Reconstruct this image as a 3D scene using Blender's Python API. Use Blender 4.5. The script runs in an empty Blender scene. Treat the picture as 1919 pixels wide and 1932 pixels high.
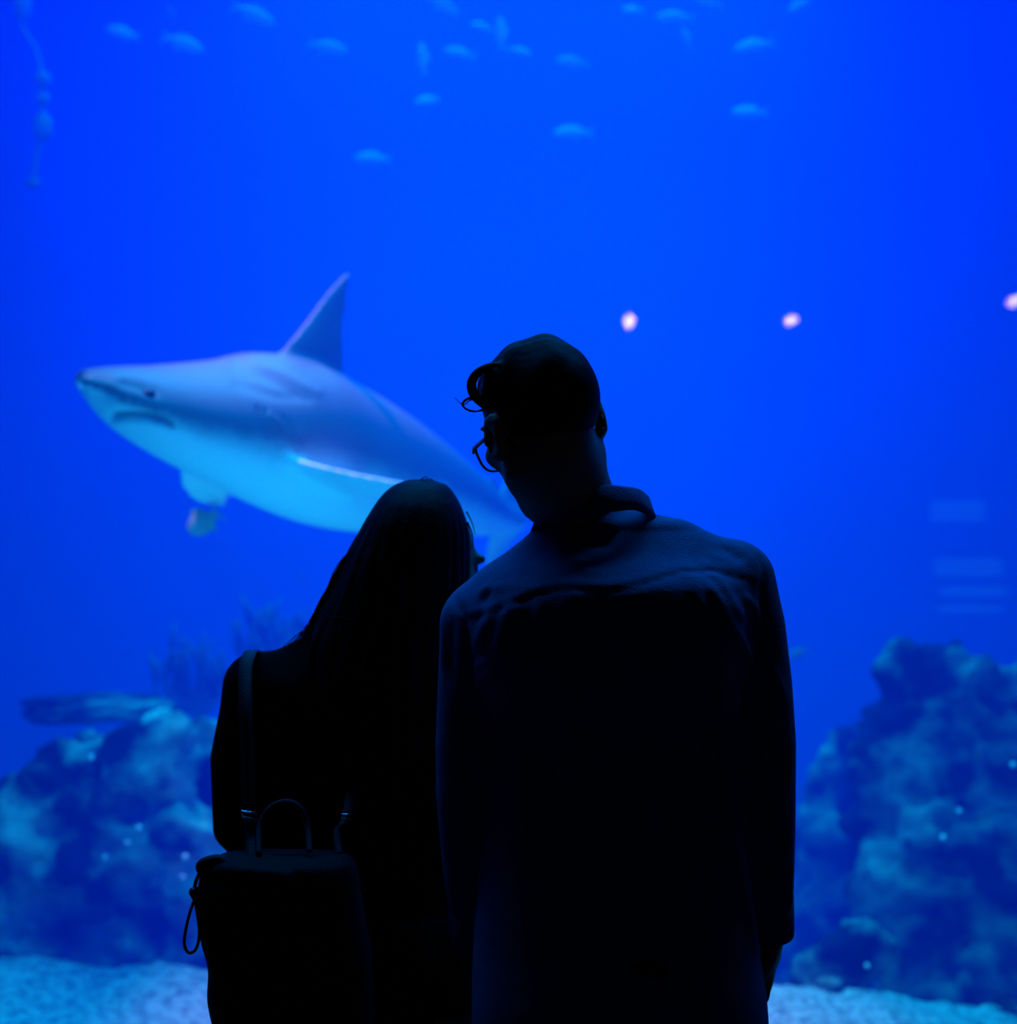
import bpy, bmesh, math, random
import numpy as np
from mathutils import Vector, Matrix, noise
from mathutils.kdtree import KDTree

# ------------------------------------------------------------------ camera, world, lights, exposure
SC = bpy.context.scene
COL = SC.collection
F, CX, CY, ZC = 2640.0, 959.5, 966.0, 1.5          # focal length and centre in pixels of the 1919x1932 frame, eye height
GLASS_Y = 2.70

cam_d = bpy.data.cameras.new('camera')
cam_d.sensor_fit = 'HORIZONTAL'
cam_d.sensor_width = 36.0
cam_d.lens = F * 36.0 / 1919.0
cam_d.clip_start = 0.05
cam_d.clip_end = 100
cam_d.dof.use_dof = True
cam_d.dof.focus_distance = 1.80
cam_d.dof.aperture_fstop = 3.2
cam = bpy.data.objects.new('camera', cam_d)
COL.objects.link(cam)
cam.location = (0, 0, ZC)
cam.rotation_euler = (math.radians(90), 0, 0)
SC.camera = cam

w = bpy.data.worlds.new('world')
SC.world = w
w.use_nodes = True
w.node_tree.nodes['Background'].inputs[0].default_value = (0, 0, 0, 1)
w.node_tree.nodes['Background'].inputs[1].default_value = 0.0


def area(name, loc, target, sx, sy, power, color, spread=180):
    d = bpy.data.lights.new(name, 'AREA')
    d.shape = 'RECTANGLE'
    d.size, d.size_y = sx, sy
    d.energy = power
    d.color = color
    d.spread = math.radians(spread)
    o = bpy.data.objects.new(name, d)
    COL.objects.link(o)
    o.location = loc
    o.rotation_euler = (Vector(target) - Vector(loc)).to_track_quat('-Z', 'Y').to_euler()
    return o


# main lamp and spot over the tank's open top; front and low fills added
area('tank_lamp_main', (0.2, 9.6, 6.35), (0.2, 9.6, 0), 4.6, 5.6, 1320, (0.002, 0.235, 1.0), 115)
area('tank_fill_front', (-0.2, 3.4, 5.2), (-0.3, 5.4, 1.0), 6.0, 0.6, 520, (0.004, 0.26, 1.0), 150)  # added fill inside the tank for the shark's side and the couple's shoulders
area('tank_fill_low', (-0.6, 3.05, 0.12), (-0.55, 4.9, 1.75), 1.4, 0.3, 11, (0.003, 0.36, 1.0), 75)  # added fill near the tank bottom, brightens the shark's belly from below
spd = bpy.data.lights.new('tank_spot', 'SPOT')
spd.energy, spd.color, spd.spot_size, spd.spot_blend, spd.shadow_soft_size = 3800, (0.40, 0.12, 1.0), math.radians(23), 1.0, 0.10
spo = bpy.data.objects.new('tank_spot', spd)
COL.objects.link(spo)
spo.location = (-2.3, 5.3, 6.3)
spo.rotation_euler = (Vector((-0.72, 4.70, 1.85)) - Vector(spo.location)).to_track_quat('-Z', 'Y').to_euler()

SC.view_settings.view_transform = 'Standard'
SC.view_settings.look = 'None'
SC.view_settings.exposure = 0.0
SC.view_settings.gamma = 1.0
SC.view_settings.use_curve_mapping = False
SC.cycles.use_denoising = True
SC.cycles.max_bounces = 6
SC.cycles.diffuse_bounces = 2
SC.cycles.glossy_bounces = 3
SC.cycles.transmission_bounces = 4
SC.cycles.transparent_max_bounces = 12
SC.cycles.volume_bounces = 1
SC.cycles.caustics_reflective = False
SC.cycles.caustics_refractive = False

WATER_SCATTER = ((0.004, 0.085, 1.0), 0.15)       # colour, density per metre
WATER_ABSORB = ((0.10, 0.80, 0.97), 0.10)


# ------------------------------------------------------------------ helpers
def W(px, py, d):
    """Point seen at a pixel of the frame, at distance d from the camera plane."""
    return Vector(((px - CX) / F * d, d, ZC - (py - CY) / F * d))


def tag(o, label=None, cat=None, group=None, kind=None):
    if label: o['label'] = label
    if cat: o['category'] = cat
    if group: o['group'] = group
    if kind: o['kind'] = kind
    return o


def obj(name, verts, faces, m, parent=None, origin=None, smooth=True):
    """Link one mesh; verts are in world space, origin is where its own origin goes."""
    org = Vector(origin) if origin is not None else (parent.matrix_world.translation if parent else Vector((0, 0, 0)))
    if parent is not None and origin is None:
        org = world_loc(parent)
    me = bpy.data.meshes.new(name)
    V = np.asarray([tuple(v) for v in verts] if not isinstance(verts, np.ndarray) else verts, dtype=np.float64) - np.array(org)
    me.from_pydata(V.tolist(), [], [list(map(int, f)) for f in faces])
    me.materials.append(m)
    if smooth:
        me.polygons.foreach_set('use_smooth', [True] * len(me.polygons))
    me.update()
    o = bpy.data.objects.new(name, me)
    COL.objects.link(o)
    if parent is not None:
        o.parent = parent
        o.location = org - world_loc(parent)
    else:
        o.location = org
    return o


def world_loc(o):
    p = Vector((0, 0, 0))
    while o is not None:
        p = p + o.location
        o = o.parent
    return p


def empty(name, loc):
    o = bpy.data.objects.new(name, None)
    COL.objects.link(o)
    o.location = loc
    o.empty_display_size = 0.1
    return o


class MB:
    """Collects simple solids into one mesh."""
    def __init__(self):
        self.v, self.f = [], []

    def add(self, v, f):
        b = len(self.v)
        self.v += [tuple(p) for p in v]
        self.f += [[i + b for i in q] for q in f]
        return self

    def box(self, lo, hi):
        x0, y0, z0 = lo; x1, y1, z1 = hi
        v = [(x0, y0, z0), (x1, y0, z0), (x1, y1, z0), (x0, y1, z0), (x0, y0, z1), (x1, y0, z1), (x1, y1, z1), (x0, y1, z1)]
        f = [(0, 3, 2, 1), (4, 5, 6, 7), (0, 1, 5, 4), (1, 2, 6, 5), (2, 3, 7, 6), (3, 0, 4, 7)]
        return self.add(v, f)

    def tube(self, pts, r, n=8, closed=False, flat=1.0):
        """Round tube through points; r one radius or a list."""
        pts = [Vector(p) for p in pts]
        m = len(pts)
        rs = r if isinstance(r, (list, tuple)) else [r] * m
        ref = None
        rings = []
        for i, p in enumerate(pts):
            a = pts[(i - 1) % m] if (closed or i > 0) else pts[i]
            b = pts[(i + 1) % m] if (closed or i < m - 1) else pts[i]
            t = (b - a).normalized()
            if ref is None:
                ref = Vector((0, 0, 1)) if abs(t.z) < 0.9 else Vector((1, 0, 0))
            s = t.cross(ref)
            if s.length < 1e-6:
                s = t.orthogonal()
            s.normalize()
            u = s.cross(t).normalized()
            ref = u
            rings.append([p + (s * math.cos(2 * math.pi * k / n) + u * flat * math.sin(2 * math.pi * k / n)) * rs[i] for k in range(n)])
        v = [q for ring in rings for q in ring]
        f = []
        for i in range(m if closed else m - 1):
            j = (i + 1) % m
            for k in range(n):
                k2 = (k + 1) % n
                f.append((i * n + k, i * n + k2, j * n + k2, j * n + k))
        if not closed:
            f.append(tuple(range(n))[::-1])
            f.append(tuple((m - 1) * n + k for k in range(n)))
        return self.add(v, f)

    def build(self, name, m, parent=None, origin=None, smooth=True):
        return obj(name, self.v, self.f, m, parent, origin, smooth)


def spline(pts, n=8, closed=False):
    """Catmull-Rom through points."""
    P = [Vector(p) for p in pts]
    m = len(P)
    out = []
    for i in range(m if closed else m - 1):
        p0 = P[(i - 1) % m] if (closed or i > 0) else P[0] * 2 - P[1]
        p1 = P[i]; p2 = P[(i + 1) % m]
        p3 = P[(i + 2) % m] if (closed or i + 2 < m) else P[-1] * 2 - P[-2]
        for k in range(n):
            t = k / n
            out.append(0.5 * ((2 * p1) + (p2 - p0) * t + (2 * p0 - 5 * p1 + 4 * p2 - p3) * t * t + (3 * p1 - p0 - 3 * p2 + p3) * t ** 3))
    if not closed:
        out.append(P[-1])
    return out


class Field:
    """Signed distance on a grid, smooth unions, meshed by surface nets."""
    def __init__(self, lo, hi, h):
        self.lo = np.array(lo, float); self.h = h
        self.n = np.ceil((np.array(hi, float) - self.lo) / h).astype(int) + 1
        self.ax = [self.lo[i] + h * np.arange(self.n[i]) for i in range(3)]
        self.D = np.full(tuple(self.n), 1.0, dtype=np.float32)

    def sl(self, lo, hi):
        s = []
        for i in range(3):
            a = int(max(0, math.floor((lo[i] - self.lo[i]) / self.h)))
            b = int(min(self.n[i], math.ceil((hi[i] - self.lo[i]) / self.h) + 1))
            if b <= a:
                return None, None
            s.append(slice(a, b))
        g = np.meshgrid(*[self.ax[i][s[i]] for i in range(3)], indexing='ij')
        return tuple(s), g

    def union(self, s, d, k):
        a = self.D[s]
        if k > 0:
            hh = np.maximum(k - np.abs(a - d), 0) / k
            self.D[s] = np.minimum(a, d) - hh * hh * k * 0.25
        else:
            self.D[s] = np.minimum(a, d)

    def rcone(self, a, b, ra, rb, k=0.02):
        a = np.array(a, float); b = np.array(b, float)
        m = max(ra, rb) + k + 3 * self.h
        s, g = self.sl(np.minimum(a, b) - m, np.maximum(a, b) + m)
        if s is None: return
        ab = b - a
        L2 = max(ab @ ab, 1e-12)
        t = np.clip(sum((g[i] - a[i]) * ab[i] for i in range(3)) / L2, 0, 1)
        d = np.sqrt(sum((g[i] - a[i] - t * ab[i]) ** 2 for i in range(3))) - (ra + (rb - ra) * t)
        self.union(s, d.astype(np.float32), k)

    def chain(self, pts, k=0.02):
        """Limb through joints: segments meet at equal radii, then the whole limb melts into what is there."""
        P = [np.array(p, float) for p, _r in pts]; Rr = [r for _p, r in pts]
        m = max(Rr) + k + 3 * self.h
        s, g = self.sl(np.min(P, 0) - m, np.max(P, 0) + m)
        if s is None: return
        best = None
        for a, b, ra, rb in zip(P, P[1:], Rr, Rr[1:]):
            ab = b - a
            t = np.clip(sum((g[i] - a[i]) * ab[i] for i in range(3)) / max(ab @ ab, 1e-12), 0, 1)
            d = np.sqrt(sum((g[i] - a[i] - t * ab[i]) ** 2 for i in range(3))) - (ra + (rb - ra) * t)
            best = d if best is None else np.minimum(best, d)
        self.union(s, best.astype(np.float32), k)

    def ell(self, c, r, R=None, k=0.02, cut=False):
        c = np.array(c, float); r = np.array(r, float)
        m = r.max() + k + 3 * self.h
        s, g = self.sl(c - m, c + m)
        if s is None: return
        q = [g[i] - c[i] for i in range(3)]
        if R is not None:
            q = [sum(R[j][i] * q[j] for j in range(3)) for i in range(3)]
        k0 = np.sqrt(sum((q[i] / r[i]) ** 2 for i in range(3))) + 1e-9
        k1 = np.sqrt(sum((q[i] / r[i] ** 2) ** 2 for i in range(3))) + 1e-9
        d = (k0 * (k0 - 1) / k1).astype(np.float32)
        if cut:
            a = self.D[s]
            hh = np.maximum(k - np.abs(a + d), 0) / max(k, 1e-6)
            self.D[s] = np.maximum(a, -d) + hh * hh * k * 0.25
        else:
            self.union(s, d, k)

    def loft(self, rows, k=0.02, p=2.3, off=0.0):
        """rows: (z, cx, cy, hx, hy) sorted by rising z."""
        T = np.array(sorted(rows))
        z0, z1 = T[0, 0], T[-1, 0]
        mx = max(abs(T[:, 3]).max(), abs(T[:, 4]).max()) + k + 0.03
        s, g = self.sl((T[:, 1].min() - mx, T[:, 2].min() - mx, z0 - k - 0.03), (T[:, 1].max() + mx, T[:, 2].max() + mx, z1 + k + 0.03))
        zz = self.ax[2][s[2]]
        zc = np.clip(zz, z0, z1)
        cx, cy, hx, hy = [cubic(T[:, 0], T[:, j], zc) for j in (1, 2, 3, 4)]
        hx = np.maximum(hx + off, 0.004); hy = np.maximum(hy + off, 0.004)
        u = np.abs(g[0] - cx) / hx; v = np.abs(g[1] - cy) / hy
        e = (u ** p + v ** p) ** (1 / p)
        d = (e - 1) * np.minimum(hx, hy)
        dz = np.maximum(z0 - off - zz, zz - z1 - off)
        d = np.where(dz > 0, np.sqrt(np.maximum(d, 0) ** 2 + dz ** 2), np.maximum(d, dz))
        self.union(s, d.astype(np.float32), k)

    def plane_cut(self, p, n):
        g = np.meshgrid(*self.ax, indexing='ij')
        d = sum((g[i] - p[i]) * n[i] for i in range(3))
        self.D = np.maximum(self.D, d.astype(np.float32))

    def hit(self, px, py, d0=1.2, d1=2.4):
        """First surface point seen at a pixel."""
        ds = np.arange(d0, d1, 0.003)
        P = np.stack([(px - CX) / F * ds, ds, ZC - (py - CY) / F * ds], 1)
        I = np.rint((P - self.lo) / self.h).astype(int)
        ok = np.all((I >= 0) & (I < self.n), axis=1)
        for i in np.nonzero(ok)[0]:
            if self.D[tuple(I[i])] < 0:
                return P[i]
        return None

    def crease(self, line, amp, wdt):
        """Raise (amp > 0) or sink the surface along a line of points with a soft profile; ends fade."""
        line = [np.array(p, float) for p in line if p is not None]
        if len(line) < 2: return
        L = np.array(line)
        m = 3.2 * wdt
        s, g = self.sl(L.min(0) - m, L.max(0) + m)
        if s is None: return
        best = None; tt = None
        n = len(L) - 1
        for i in range(n):
            a, b = L[i], L[i + 1]
            ab = b - a
            t = np.clip(sum((g[j] - a[j]) * ab[j] for j in range(3)) / max(ab @ ab, 1e-12), 0, 1)
            d2 = sum((g[j] - a[j] - t * ab[j]) ** 2 for j in range(3))
            if best is None:
                best, tt = d2, (i + t) / n
            else:
                q = d2 < best
                best = np.where(q, d2, best); tt = np.where(q, (i + t) / n, tt)
        fade = np.clip(np.minimum(tt, 1 - tt) * 5, 0, 1)
        self.D[s] -= (amp * (0.15 + 0.85 * fade) * np.exp(-best / (wdt * wdt))).astype(np.float32)

    def net(self):
        D = self.D; S = D < 0
        nx, ny, nz = D.shape
        cs = [(i, j, k) for i in (0, 1) for j in (0, 1) for k in (0, 1)]
        cnt = sum(S[i:nx - 1 + i, j:ny - 1 + j, k:nz - 1 + k].astype(np.int8) for i, j, k in cs)
        mask = (cnt > 0) & (cnt < 8)
        I = np.argwhere(mask)
        idx = np.full(mask.shape, -1, dtype=np.int64)
        idx[mask] = np.arange(len(I))
        acc = np.zeros((len(I), 3)); num = np.zeros(len(I))
        val = {c: D[I[:, 0] + c[0], I[:, 1] + c[1], I[:, 2] + c[2]] for c in cs}
        for a in cs:
            for ax in range(3):
                if a[ax]: continue
                b = list(a); b[ax] = 1; b = tuple(b)
                da, db = val[a], val[b]
                x = (da < 0) != (db < 0)
                t = da[x] / (da[x] - db[x])
                p = np.tile(np.array(a, float), (x.sum(), 1)); p[:, ax] = t
                acc[x] += p; num[x] += 1
        V = self.lo + (I + acc / num[:, None]) * self.h
        quads = []
        for ax in range(3):
            o1, o2 = [(1, 2), (2, 0), (0, 1)][ax]
            a = [slice(None)] * 3; b = [slice(None)] * 3
            a[ax] = slice(0, D.shape[ax] - 1); b[ax] = slice(1, D.shape[ax])
            A, B = S[tuple(a)], S[tuple(b)]
            E = np.argwhere(A != B)
            E = E[(E[:, o1] > 0) & (E[:, o2] > 0) & (E[:, o1] < D.shape[o1] - 1) & (E[:, o2] < D.shape[o2] - 1)]
            def cell(s1, s2):
                c = E.copy(); c[:, o1] -= s1; c[:, o2] -= s2
                return idx[c[:, 0], c[:, 1], c[:, 2]]
            q = np.stack([cell(1, 1), cell(0, 1), cell(0, 0), cell(1, 0)], 1)
            ins = A[E[:, 0], E[:, 1], E[:, 2]]
            q[~ins] = q[~ins][:, ::-1]
            quads.append(q)
        Q = np.concatenate(quads)
        Q = Q[(Q >= 0).all(1)]
        return V, Q


def cubic(xs, ys, x):
    """Smooth (monotone Hermite) interpolation."""
    xs = np.asarray(xs, float); ys = np.asarray(ys, float)
    h = np.diff(xs); s = np.diff(ys) / h
    m = np.zeros(len(xs))
    m[0], m[-1] = s[0], s[-1]
    for i in range(1, len(xs) - 1):
        m[i] = 0 if s[i - 1] * s[i] <= 0 else 2 * s[i - 1] * s[i] / (s[i - 1] + s[i])
    i = np.clip(np.searchsorted(xs, x) - 1, 0, len(xs) - 2)
    t = (x - xs[i]) / h[i]
    return ((2 * t ** 3 - 3 * t ** 2 + 1) * ys[i] + (t ** 3 - 2 * t ** 2 + t) * h[i] * m[i]
            + (-2 * t ** 3 + 3 * t ** 2) * ys[i + 1] + (t ** 3 - t ** 2) * h[i] * m[i + 1])


# ------------------------------------------------------------------ materials
def mat(name, color, rough=0.7, color2=None, scale=8.0, bump=0.0, bscale=40.0, spec=0.3, detail=4.0, lo=0.35, hi=0.65, sheen=0.0):
    m = bpy.data.materials.new(name)
    m.use_nodes = True
    nt = m.node_tree
    b = nt.nodes['Principled BSDF']
    b.inputs['Base Color'].default_value = (*color, 1)
    b.inputs['Roughness'].default_value = rough
    b.inputs['Specular IOR Level'].default_value = spec
    if sheen:
        b.inputs['Sheen Weight'].default_value = sheen
    tc = nt.nodes.new('ShaderNodeTexCoord')
    if color2 is not None:
        nz = nt.nodes.new('ShaderNodeTexNoise')
        nz.inputs['Scale'].default_value = scale
        nz.inputs['Detail'].default_value = detail
        nt.links.new(tc.outputs['Object'], nz.inputs['Vector'])
        rp = nt.nodes.new('ShaderNodeValToRGB')
        rp.color_ramp.elements[0].position = lo
        rp.color_ramp.elements[1].position = hi
        rp.color_ramp.elements[0].color = (*color, 1)
        rp.color_ramp.elements[1].color = (*color2, 1)
        nt.links.new(nz.outputs['Fac'], rp.inputs['Fac'])
        nt.links.new(rp.outputs['Color'], b.inputs['Base Color'])
    if bump:
        n2 = nt.nodes.new('ShaderNodeTexNoise')
        n2.inputs['Scale'].default_value = bscale
        n2.inputs['Detail'].default_value = 5
        nt.links.new(tc.outputs['Object'], n2.inputs['Vector'])
        bp = nt.nodes.new('ShaderNodeBump')
        bp.inputs['Strength'].default_value = bump
        bp.inputs['Distance'].default_value = 0.02
        nt.links.new(n2.outputs['Fac'], bp.inputs['Height'])
        nt.links.new(bp.outputs['Normal'], b.inputs['Normal'])
    return m


M = {
    'room': mat('dark_paint', (0.012, 0.012, 0.014), 0.8, (0.018, 0.018, 0.02), 3),
    'carpet': mat('dark_carpet', (0.012, 0.013, 0.016), 0.95, (0.02, 0.021, 0.025), 120, 0.4, 300),
    'tank': mat('tank_paint', (0.010, 0.035, 0.09), 0.7, (0.016, 0.05, 0.12), 0.6),
    'sand': mat('coral_gravel', (0.22, 0.26, 0.26), 0.9, (0.56, 0.58, 0.54), 26, 0.9, 30, 0.1, 6, 0.36, 0.62),
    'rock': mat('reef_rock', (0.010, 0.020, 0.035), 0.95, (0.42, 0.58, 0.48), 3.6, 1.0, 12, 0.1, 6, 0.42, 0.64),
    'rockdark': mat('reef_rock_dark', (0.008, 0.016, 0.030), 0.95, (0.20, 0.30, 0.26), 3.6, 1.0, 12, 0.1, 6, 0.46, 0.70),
    'coral': mat('sea_fan_tissue', (0.05, 0.07, 0.10), 0.9, (0.09, 0.11, 0.14), 9),
    'weed': mat('strand_growth', (0.06, 0.11, 0.06), 0.9, (0.09, 0.15, 0.08), 9),
    'fish': mat('silver_scales', (0.16, 0.19, 0.19), 0.6, (0.24, 0.27, 0.26), 30),
    'stripefish': mat('striped_scales', (0.20, 0.25, 0.22), 0.6, (0.42, 0.46, 0.40), 26),
    'speck': mat('pale_shell', (0.9, 0.92, 0.9), 0.5),
    'eye': mat('shark_eye', (0.01, 0.012, 0.015), 0.15, spec=0.6),
    'skin': mat('skin', (0.36, 0.22, 0.16), 0.55, (0.40, 0.25, 0.18), 20, 0.1, 150),
    'hair': mat('black_hair', (0.0025, 0.002, 0.002), 0.6, (0.004, 0.0032, 0.003), 30, 0.12, 60, 0.08),
    'denim': mat('blue_denim', (0.075, 0.125, 0.270), 0.9, (0.095, 0.155, 0.320), 55, 0.25, 420, 0.08),
    'denimseam': mat('denim_collar', (0.070, 0.118, 0.255), 0.9, (0.090, 0.145, 0.30), 60, 0.25, 420, 0.08),
    'trouser': mat('black_trousers', (0.008, 0.008, 0.010), 0.9, (0.012, 0.012, 0.014), 50, 0.2, 300, 0.1),
    'sweater': mat('black_sweater', (0.003, 0.003, 0.004), 0.95, (0.005, 0.005, 0.006), 60, 0.3, 260, 0.05),
    'shoe': mat('black_leather', (0.01, 0.01, 0.011), 0.5, (0.014, 0.014, 0.015), 30),
    'bag': mat('black_nylon', (0.003, 0.003, 0.005), 0.75, (0.005, 0.005, 0.008), 40, 0.15, 120, 0.12),
    'strap': mat('black_webbing', (0.006, 0.0075, 0.016), 0.65, (0.009, 0.010, 0.020), 200, 0.3, 500, 0.3),
    'metal': mat('bright_buckle_metal', (0.65, 0.66, 0.68), 0.25, spec=0.6),
    'frame': mat('dark_acetate', (0.010, 0.008, 0.008), 0.3, spec=0.5),
    'lampcan': mat('black_lamp_housing', (0.015, 0.015, 0.016), 0.5),
}
M['metal'].node_tree.nodes['Principled BSDF'].inputs['Metallic'].default_value = 1.0


def emit(name, color, strength):
    m = bpy.data.materials.new(name)
    m.use_nodes = True
    nt = m.node_tree
    nt.nodes.clear()
    e = nt.nodes.new('ShaderNodeEmission')
    e.inputs[0].default_value = (*color, 1); e.inputs[1].default_value = strength
    o = nt.nodes.new('ShaderNodeOutputMaterial')
    nt.links.new(e.outputs[0], o.inputs['Surface'])
    return m


def glass(name, tint=(1, 1, 1), k=0.96, base=0.04):
    m = bpy.data.materials.new(name)
    m.use_nodes = True
    nt = m.node_tree
    nt.nodes.clear()
    tr = nt.nodes.new('ShaderNodeBsdfTransparent'); tr.inputs[0].default_value = (*tint, 1)
    gl = nt.nodes.new('ShaderNodeBsdfGlossy'); gl.inputs['Roughness'].default_value = 0.0
    lw = nt.nodes.new('ShaderNodeLayerWeight'); lw.inputs[0].default_value = 0.5
    pw = nt.nodes.new('ShaderNodeMath'); pw.operation = 'POWER'; pw.inputs[1].default_value = 5
    ma = nt.nodes.new('ShaderNodeMath'); ma.operation = 'MULTIPLY_ADD'; ma.inputs[1].default_value = k; ma.inputs[2].default_value = base
    mx = nt.nodes.new('ShaderNodeMixShader')
    o = nt.nodes.new('ShaderNodeOutputMaterial')
    nt.links.new(lw.outputs['Facing'], pw.inputs[0]); nt.links.new(pw.outputs[0], ma.inputs[0])
    nt.links.new(ma.outputs[0], mx.inputs[0]); nt.links.new(tr.outputs[0], mx.inputs[1]); nt.links.new(gl.outputs[0], mx.inputs[2])
    nt.links.new(mx.outputs[0], o.inputs['Surface'])
    return m


# ------------------------------------------------------------------ the setting: viewing room and tank
RX, RYB, RZ = 4.6, -5.6, 4.7                        # room half width, back, ceiling
TX, TY, TZ0, TZ1 = 5.6, 14.0, -3.2, 6.15            # tank half width, back, bottom, water level
PANE = (-3.8, 3.8, 0.30, 4.45)


def structure(name, mb, m):
    o = mb.build(name, m, smooth=False)
    o['kind'] = 'structure'
    return o


structure('floor', MB().box((-RX, RYB, -0.15), (RX, GLASS_Y, 0)), M['carpet'])
structure('ceiling', MB().box((-RX, RYB, RZ), (RX, GLASS_Y, RZ + 0.15)), M['room'])
structure('wall_left', MB().box((-RX - 0.15, RYB, -0.15), (-RX, GLASS_Y, RZ + 0.15)), M['room'])
structure('wall_right', MB().box((RX, RYB, -0.15), (RX + 0.15, GLASS_Y, RZ + 0.15)), M['room'])
structure('wall_back', MB().box((-RX, RYB - 0.15, -0.15), (RX, RYB, RZ + 0.15)), M['room'])
x0, x1, z0, z1 = PANE
fw = MB()
fw.box((-TX - 0.2, GLASS_Y, TZ0 - 0.2), (TX + 0.2, GLASS_Y + 0.12, z0))
fw.box((-TX - 0.2, GLASS_Y, z1), (TX + 0.2, GLASS_Y + 0.12, TZ1 + 0.4))
fw.box((-TX - 0.2, GLASS_Y, z0), (x0, GLASS_Y + 0.12, z1))
fw.box((x1, GLASS_Y, z0), (TX + 0.2, GLASS_Y + 0.12, z1))
structure('wall_front', fw, M['room'])
structure('window_1', MB().box((x0, GLASS_Y + 0.02, z0), (x1, GLASS_Y + 0.08, z1)), glass('aquarium_acrylic'))
structure('wall_tank_left', MB().box((-TX - 0.2, GLASS_Y + 0.12, TZ0 - 0.2), (-TX, TY, TZ1 + 0.4)), M['tank'])
structure('wall_tank_right', MB().box((TX, GLASS_Y + 0.12, TZ0 - 0.2), (TX + 0.2, TY, TZ1 + 0.4)), M['tank'])
structure('wall_tank_back', MB().box((-TX - 0.2, TY, TZ0 - 0.2), (TX + 0.2, TY + 0.2, TZ1 + 0.4)), M['tank'])
structure('floor_tank', MB().box((-TX, GLASS_Y + 0.12, TZ0 - 0.2), (TX, TY, TZ0)), M['tank'])

wm = bpy.data.materials.new('tank_water')
wm.use_nodes = True
nt = wm.node_tree
nt.nodes.clear()
vs = nt.nodes.new('ShaderNodeVolumeScatter'); vs.inputs['Color'].default_value = (*WATER_SCATTER[0], 1)
vs.inputs['Density'].default_value = WATER_SCATTER[1]; vs.inputs['Anisotropy'].default_value = 0.0
va = nt.nodes.new('ShaderNodeVolumeAbsorption'); va.inputs['Color'].default_value = (*WATER_ABSORB[0], 1); va.inputs['Density'].default_value = WATER_ABSORB[1]
ad = nt.nodes.new('ShaderNodeAddShader')
mo = nt.nodes.new('ShaderNodeOutputMaterial')
nt.links.new(vs.outputs[0], ad.inputs[0]); nt.links.new(va.outputs[0], ad.inputs[1]); nt.links.new(ad.outputs[0], mo.inputs['Volume'])
wm.cycles.homogeneous_volume = True
wo = MB().box((-TX + 0.002, GLASS_Y + 0.122, TZ0 + 0.002), (TX - 0.002, TY - 0.002, TZ1)).build('water', wm, smooth=False)
tag(wo, 'clear blue water filling the tank behind the viewing window', 'water', kind='structure')


# gravel bed: a fine height field that mounds up in front and drops away before the rocks
def sand_z(x, y):
    px = (x / 5.0) * F + CX
    crest_py = np.interp(px, [-400, 0, 90, 200, 300, 400, 900, 1450, 1640, 1720, 1900, 2300],
                         [1800, 1802, 1803, 1830, 1822, 1830, 1840, 1852, 1860, 1880, 1898, 1915])
    yc = 5.0
    zc = ZC - (crest_py - CY) / F * yc
    n = 0.022 * noise.noise(Vector((x * 3.1, y * 3.1, 0))) + 0.012 * noise.noise(Vector((x * 9, y * 9, 3))) + 0.012 * noise.noise(Vector((x * 26, y * 26, 7)))
    if y < yc:
        return zc - 0.05 * (yc - y) + n
    return max(zc - 0.47 * (y - yc) - 0.25 * min(1, (y - yc) * 2), -3.1) + n


sv, sf = [], []
xs = np.concatenate([np.linspace(-5.55, -2.3, 40), np.linspace(-2.27, 2.27, 300), np.linspace(2.3, 5.55, 40)])
ys = np.concatenate([np.linspace(2.83, 4.1, 16), np.linspace(4.14, 5.3, 80), np.linspace(5.34, 13.95, 60)])
for y in ys:
    for x in xs:
        sv.append((x, y, sand_z(x, y)))
nx = len(xs)
for j in range(len(ys) - 1):
    for i in range(nx - 1):
        a = j * nx + i
        sf.append((a, a + 1, a + nx + 1, a + nx))
so = obj('gravel_bed', sv, sf, M['sand'])
tag(so, 'bright blue-lit coral gravel bed on the tank bottom', 'gravel', kind='stuff')


# lamps behind the viewer that show up as reflections in the window
def spotlight(px, py, L, label, size, squash=1.0):
    d = 2 * (GLASS_Y + 0.02) + L
    p = W(px, py, d); p.y = -L
    root = empty('ceiling_spotlight', (p.x, p.y, RZ))
    tag(root, label, 'lamp', 'spotlights hung from the room ceiling')
    aim = Vector((0, 1, -0.25)).normalized()
    s = aim.orthogonal().normalized()
    MB().tube([(p.x, p.y - 0.10, RZ), (p.x, p.y - 0.10, RZ - 0.03)], 0.05, 20).build('mounting_plate', M['lampcan'], root)
    MB().tube([(p.x, p.y - 0.10, RZ - 0.03), (p.x, p.y - 0.10, p.z + 0.02)], 0.010, 10).build('stem', M['lampcan'], root)
    MB().tube([p - aim * 0.20, p - aim * 0.19, p - aim * 0.02, p + aim * 0.03], [0.02, 0.05, 0.055, 0.06], 24).build('lamp_housing', M['lampcan'], root)
    MB().tube([p + aim * 0.034, p + aim * 0.040], [size, size * 0.96], 24, flat=squash).build('bulb', M['bulb'], root)


M['bulb'] = emit('lamp_bulb', (1.0, 0.78, 0.95), 20.0)
spotlight(1188, 603, 4.0, 'hanging room spotlight mirrored in the glass, up and right of the man\'s head', 0.033, 1.35)
spotlight(1494, 601, 4.0, 'hanging room spotlight mirrored in the glass above the man\'s right shoulder', 0.036, 0.85)
spotlight(1917, 565, 4.0, 'hanging room spotlight mirrored at the right edge of the glass', 0.036)

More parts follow.
